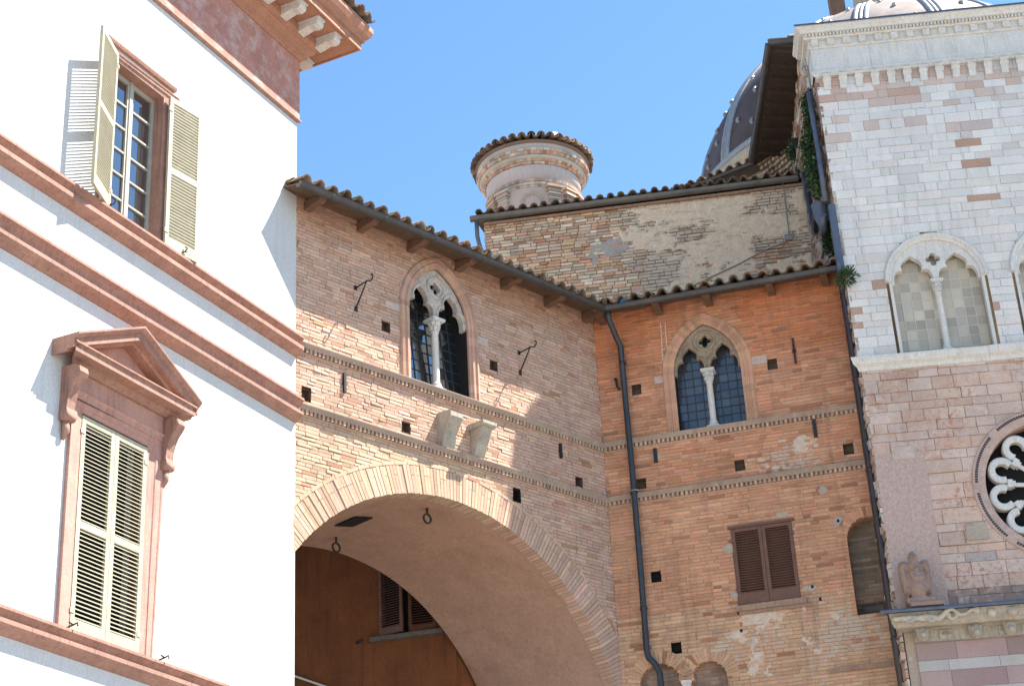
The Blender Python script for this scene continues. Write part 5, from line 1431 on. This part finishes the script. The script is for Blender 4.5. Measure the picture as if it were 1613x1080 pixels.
pg.location = pp; pg.rotation_euler = (0, 0, R(-70)); tag(pg, 'pale pigeon perched on the tiles where the two brick wings meet', 'bird')
mb = MB(); P = [(.0, 0, 0), (.13, .02, .02), (.17, .06, .05), (.06, .08, .075), (-.02, .05, .04)]
mb.face([mb.vert(*p) for p in P]); mb.face([mb.vert(p[0], p[1] - .02, p[2] - .012) for p in P][::-1])
for i in range(5): mb.quad([P[i], P[(i + 1) % 5], (P[(i + 1) % 5][0], P[(i + 1) % 5][1] - .02, P[(i + 1) % 5][2] - .012), (P[i][0], P[i][1] - .02, P[i][2] - .012)])
bs = mb.build('plastic_scrap', M['blueplastic'], None); bs.location = bl @ Vector((.62, -.46, 15.41)); bs.rotation_euler = (0, 0, B_RZ)
tag(bs, 'small blue plastic scrap lying in the gutter of the orange brick wing', 'litter')
# ================================================================== PLANTS ON THE CHURCH SIDE WALL
def plant(name, pts, rad, n, size, label, droop=.3, spiky=False, group='plants growing from the church side', seed=1):
    rnd = random.Random(seed); mb = MB()
    lo = cm @ Vector(pts[0]); root = empty(name, lo, C_RZ, label=label, cat='plant', group=group)
    P = [Vector(p) - Vector(pts[0]) for p in pts]
    for _ in range(n):
        i = rnd.randrange(len(P) - 1) if len(P) > 1 else 0
        c = P[i].lerp(P[i + 1], rnd.random()) if len(P) > 1 else P[0]
        v = Vector((rnd.gauss(0, 1), rnd.gauss(0, 1), rnd.gauss(0, 1))); v.normalize(); d = v * rad * rnd.random() ** .5
        d.x = -abs(d.x) * 1.0 if not spiky else d.x
        c2 = c + d + Vector((0, 0, -droop * abs(d.length) * .4))
        ax = Vector((rnd.gauss(0, 1), rnd.gauss(0, 1), rnd.gauss(0, .6) - droop)).normalized()
        if spiky: ax = (d + Vector((0, 0, .02))).normalized()
        s_ = size * rnd.uniform(.6, 1.4); sd_ = ax.cross(Vector((rnd.gauss(0, 1), rnd.gauss(0, 1), 1))).normalized()
        g = rnd.uniform(.55, 1.35); col = rnd.choice([(.035, .075, .022), (.05, .09, .03), (.03, .06, .025), (.06, .09, .035)]); col = tuple(x * g for x in col) + (0,)
        wd = .38 if not spiky else .12
        q = [c2, c2 + ax * s_ * .5 + sd_ * s_ * wd, c2 + ax * s_, c2 + ax * s_ * .5 - sd_ * s_ * wd]
        mb.face([mb.vert(p.x, -p.y, p.z) for p in q], col)
    mb.build('leaves', M['leaf'], root, recalc=False)
    st = MB(); st.tube([(0, 0, 0)] + [(p.x + .01, -p.y, p.z) for p in P[1:]] if len(P) > 1 else [(0, 0, 0), (-.1, .05, .08)], .012, 5); st.build('stem', M['wood'], root)
    return root
plant('wall_plant', [(UC - .03, .62, 19.15), (UC - .10, .5, 18.85), (UC - .10, .4, 18.5)], .17, 1000, .055, 'small green wall plant high up at the church corner under the cornice', seed=1)
plant('wall_plant', [(UC - .03, .5, 18.45), (UC - .16, .4, 17.95), (UC - .16, .4, 17.5), (UC - .1, .4, 17.0)], .24, 2600, .06, 'largest bushy green wall plant hanging beside the blue-grey pipe on the church side', seed=2)
plant('wall_plant', [(UC - .05, .75, 16.55), (UC - .07, .72, 16.3), (UC - .05, .7, 15.95)], .16, 800, .055, 'green wall plant below the round hopper on the church side', seed=3)
plant('wall_plant', [(UC - .3, 2.1, 18.95), (UC - .34, 2.0, 18.75)], .16, 350, .05, 'sparse green tuft on the corbelled brickwork left of the church corner', seed=5)
gp = [(-.16, -.12, 14.95), (-.05, -.2, 15.0)]
plant('gutter_plant', gp, .13, 420, .085, 'spiky green plant growing from the right end of the orange wing gutter', droop=-.1, spiky=True, seed=4)
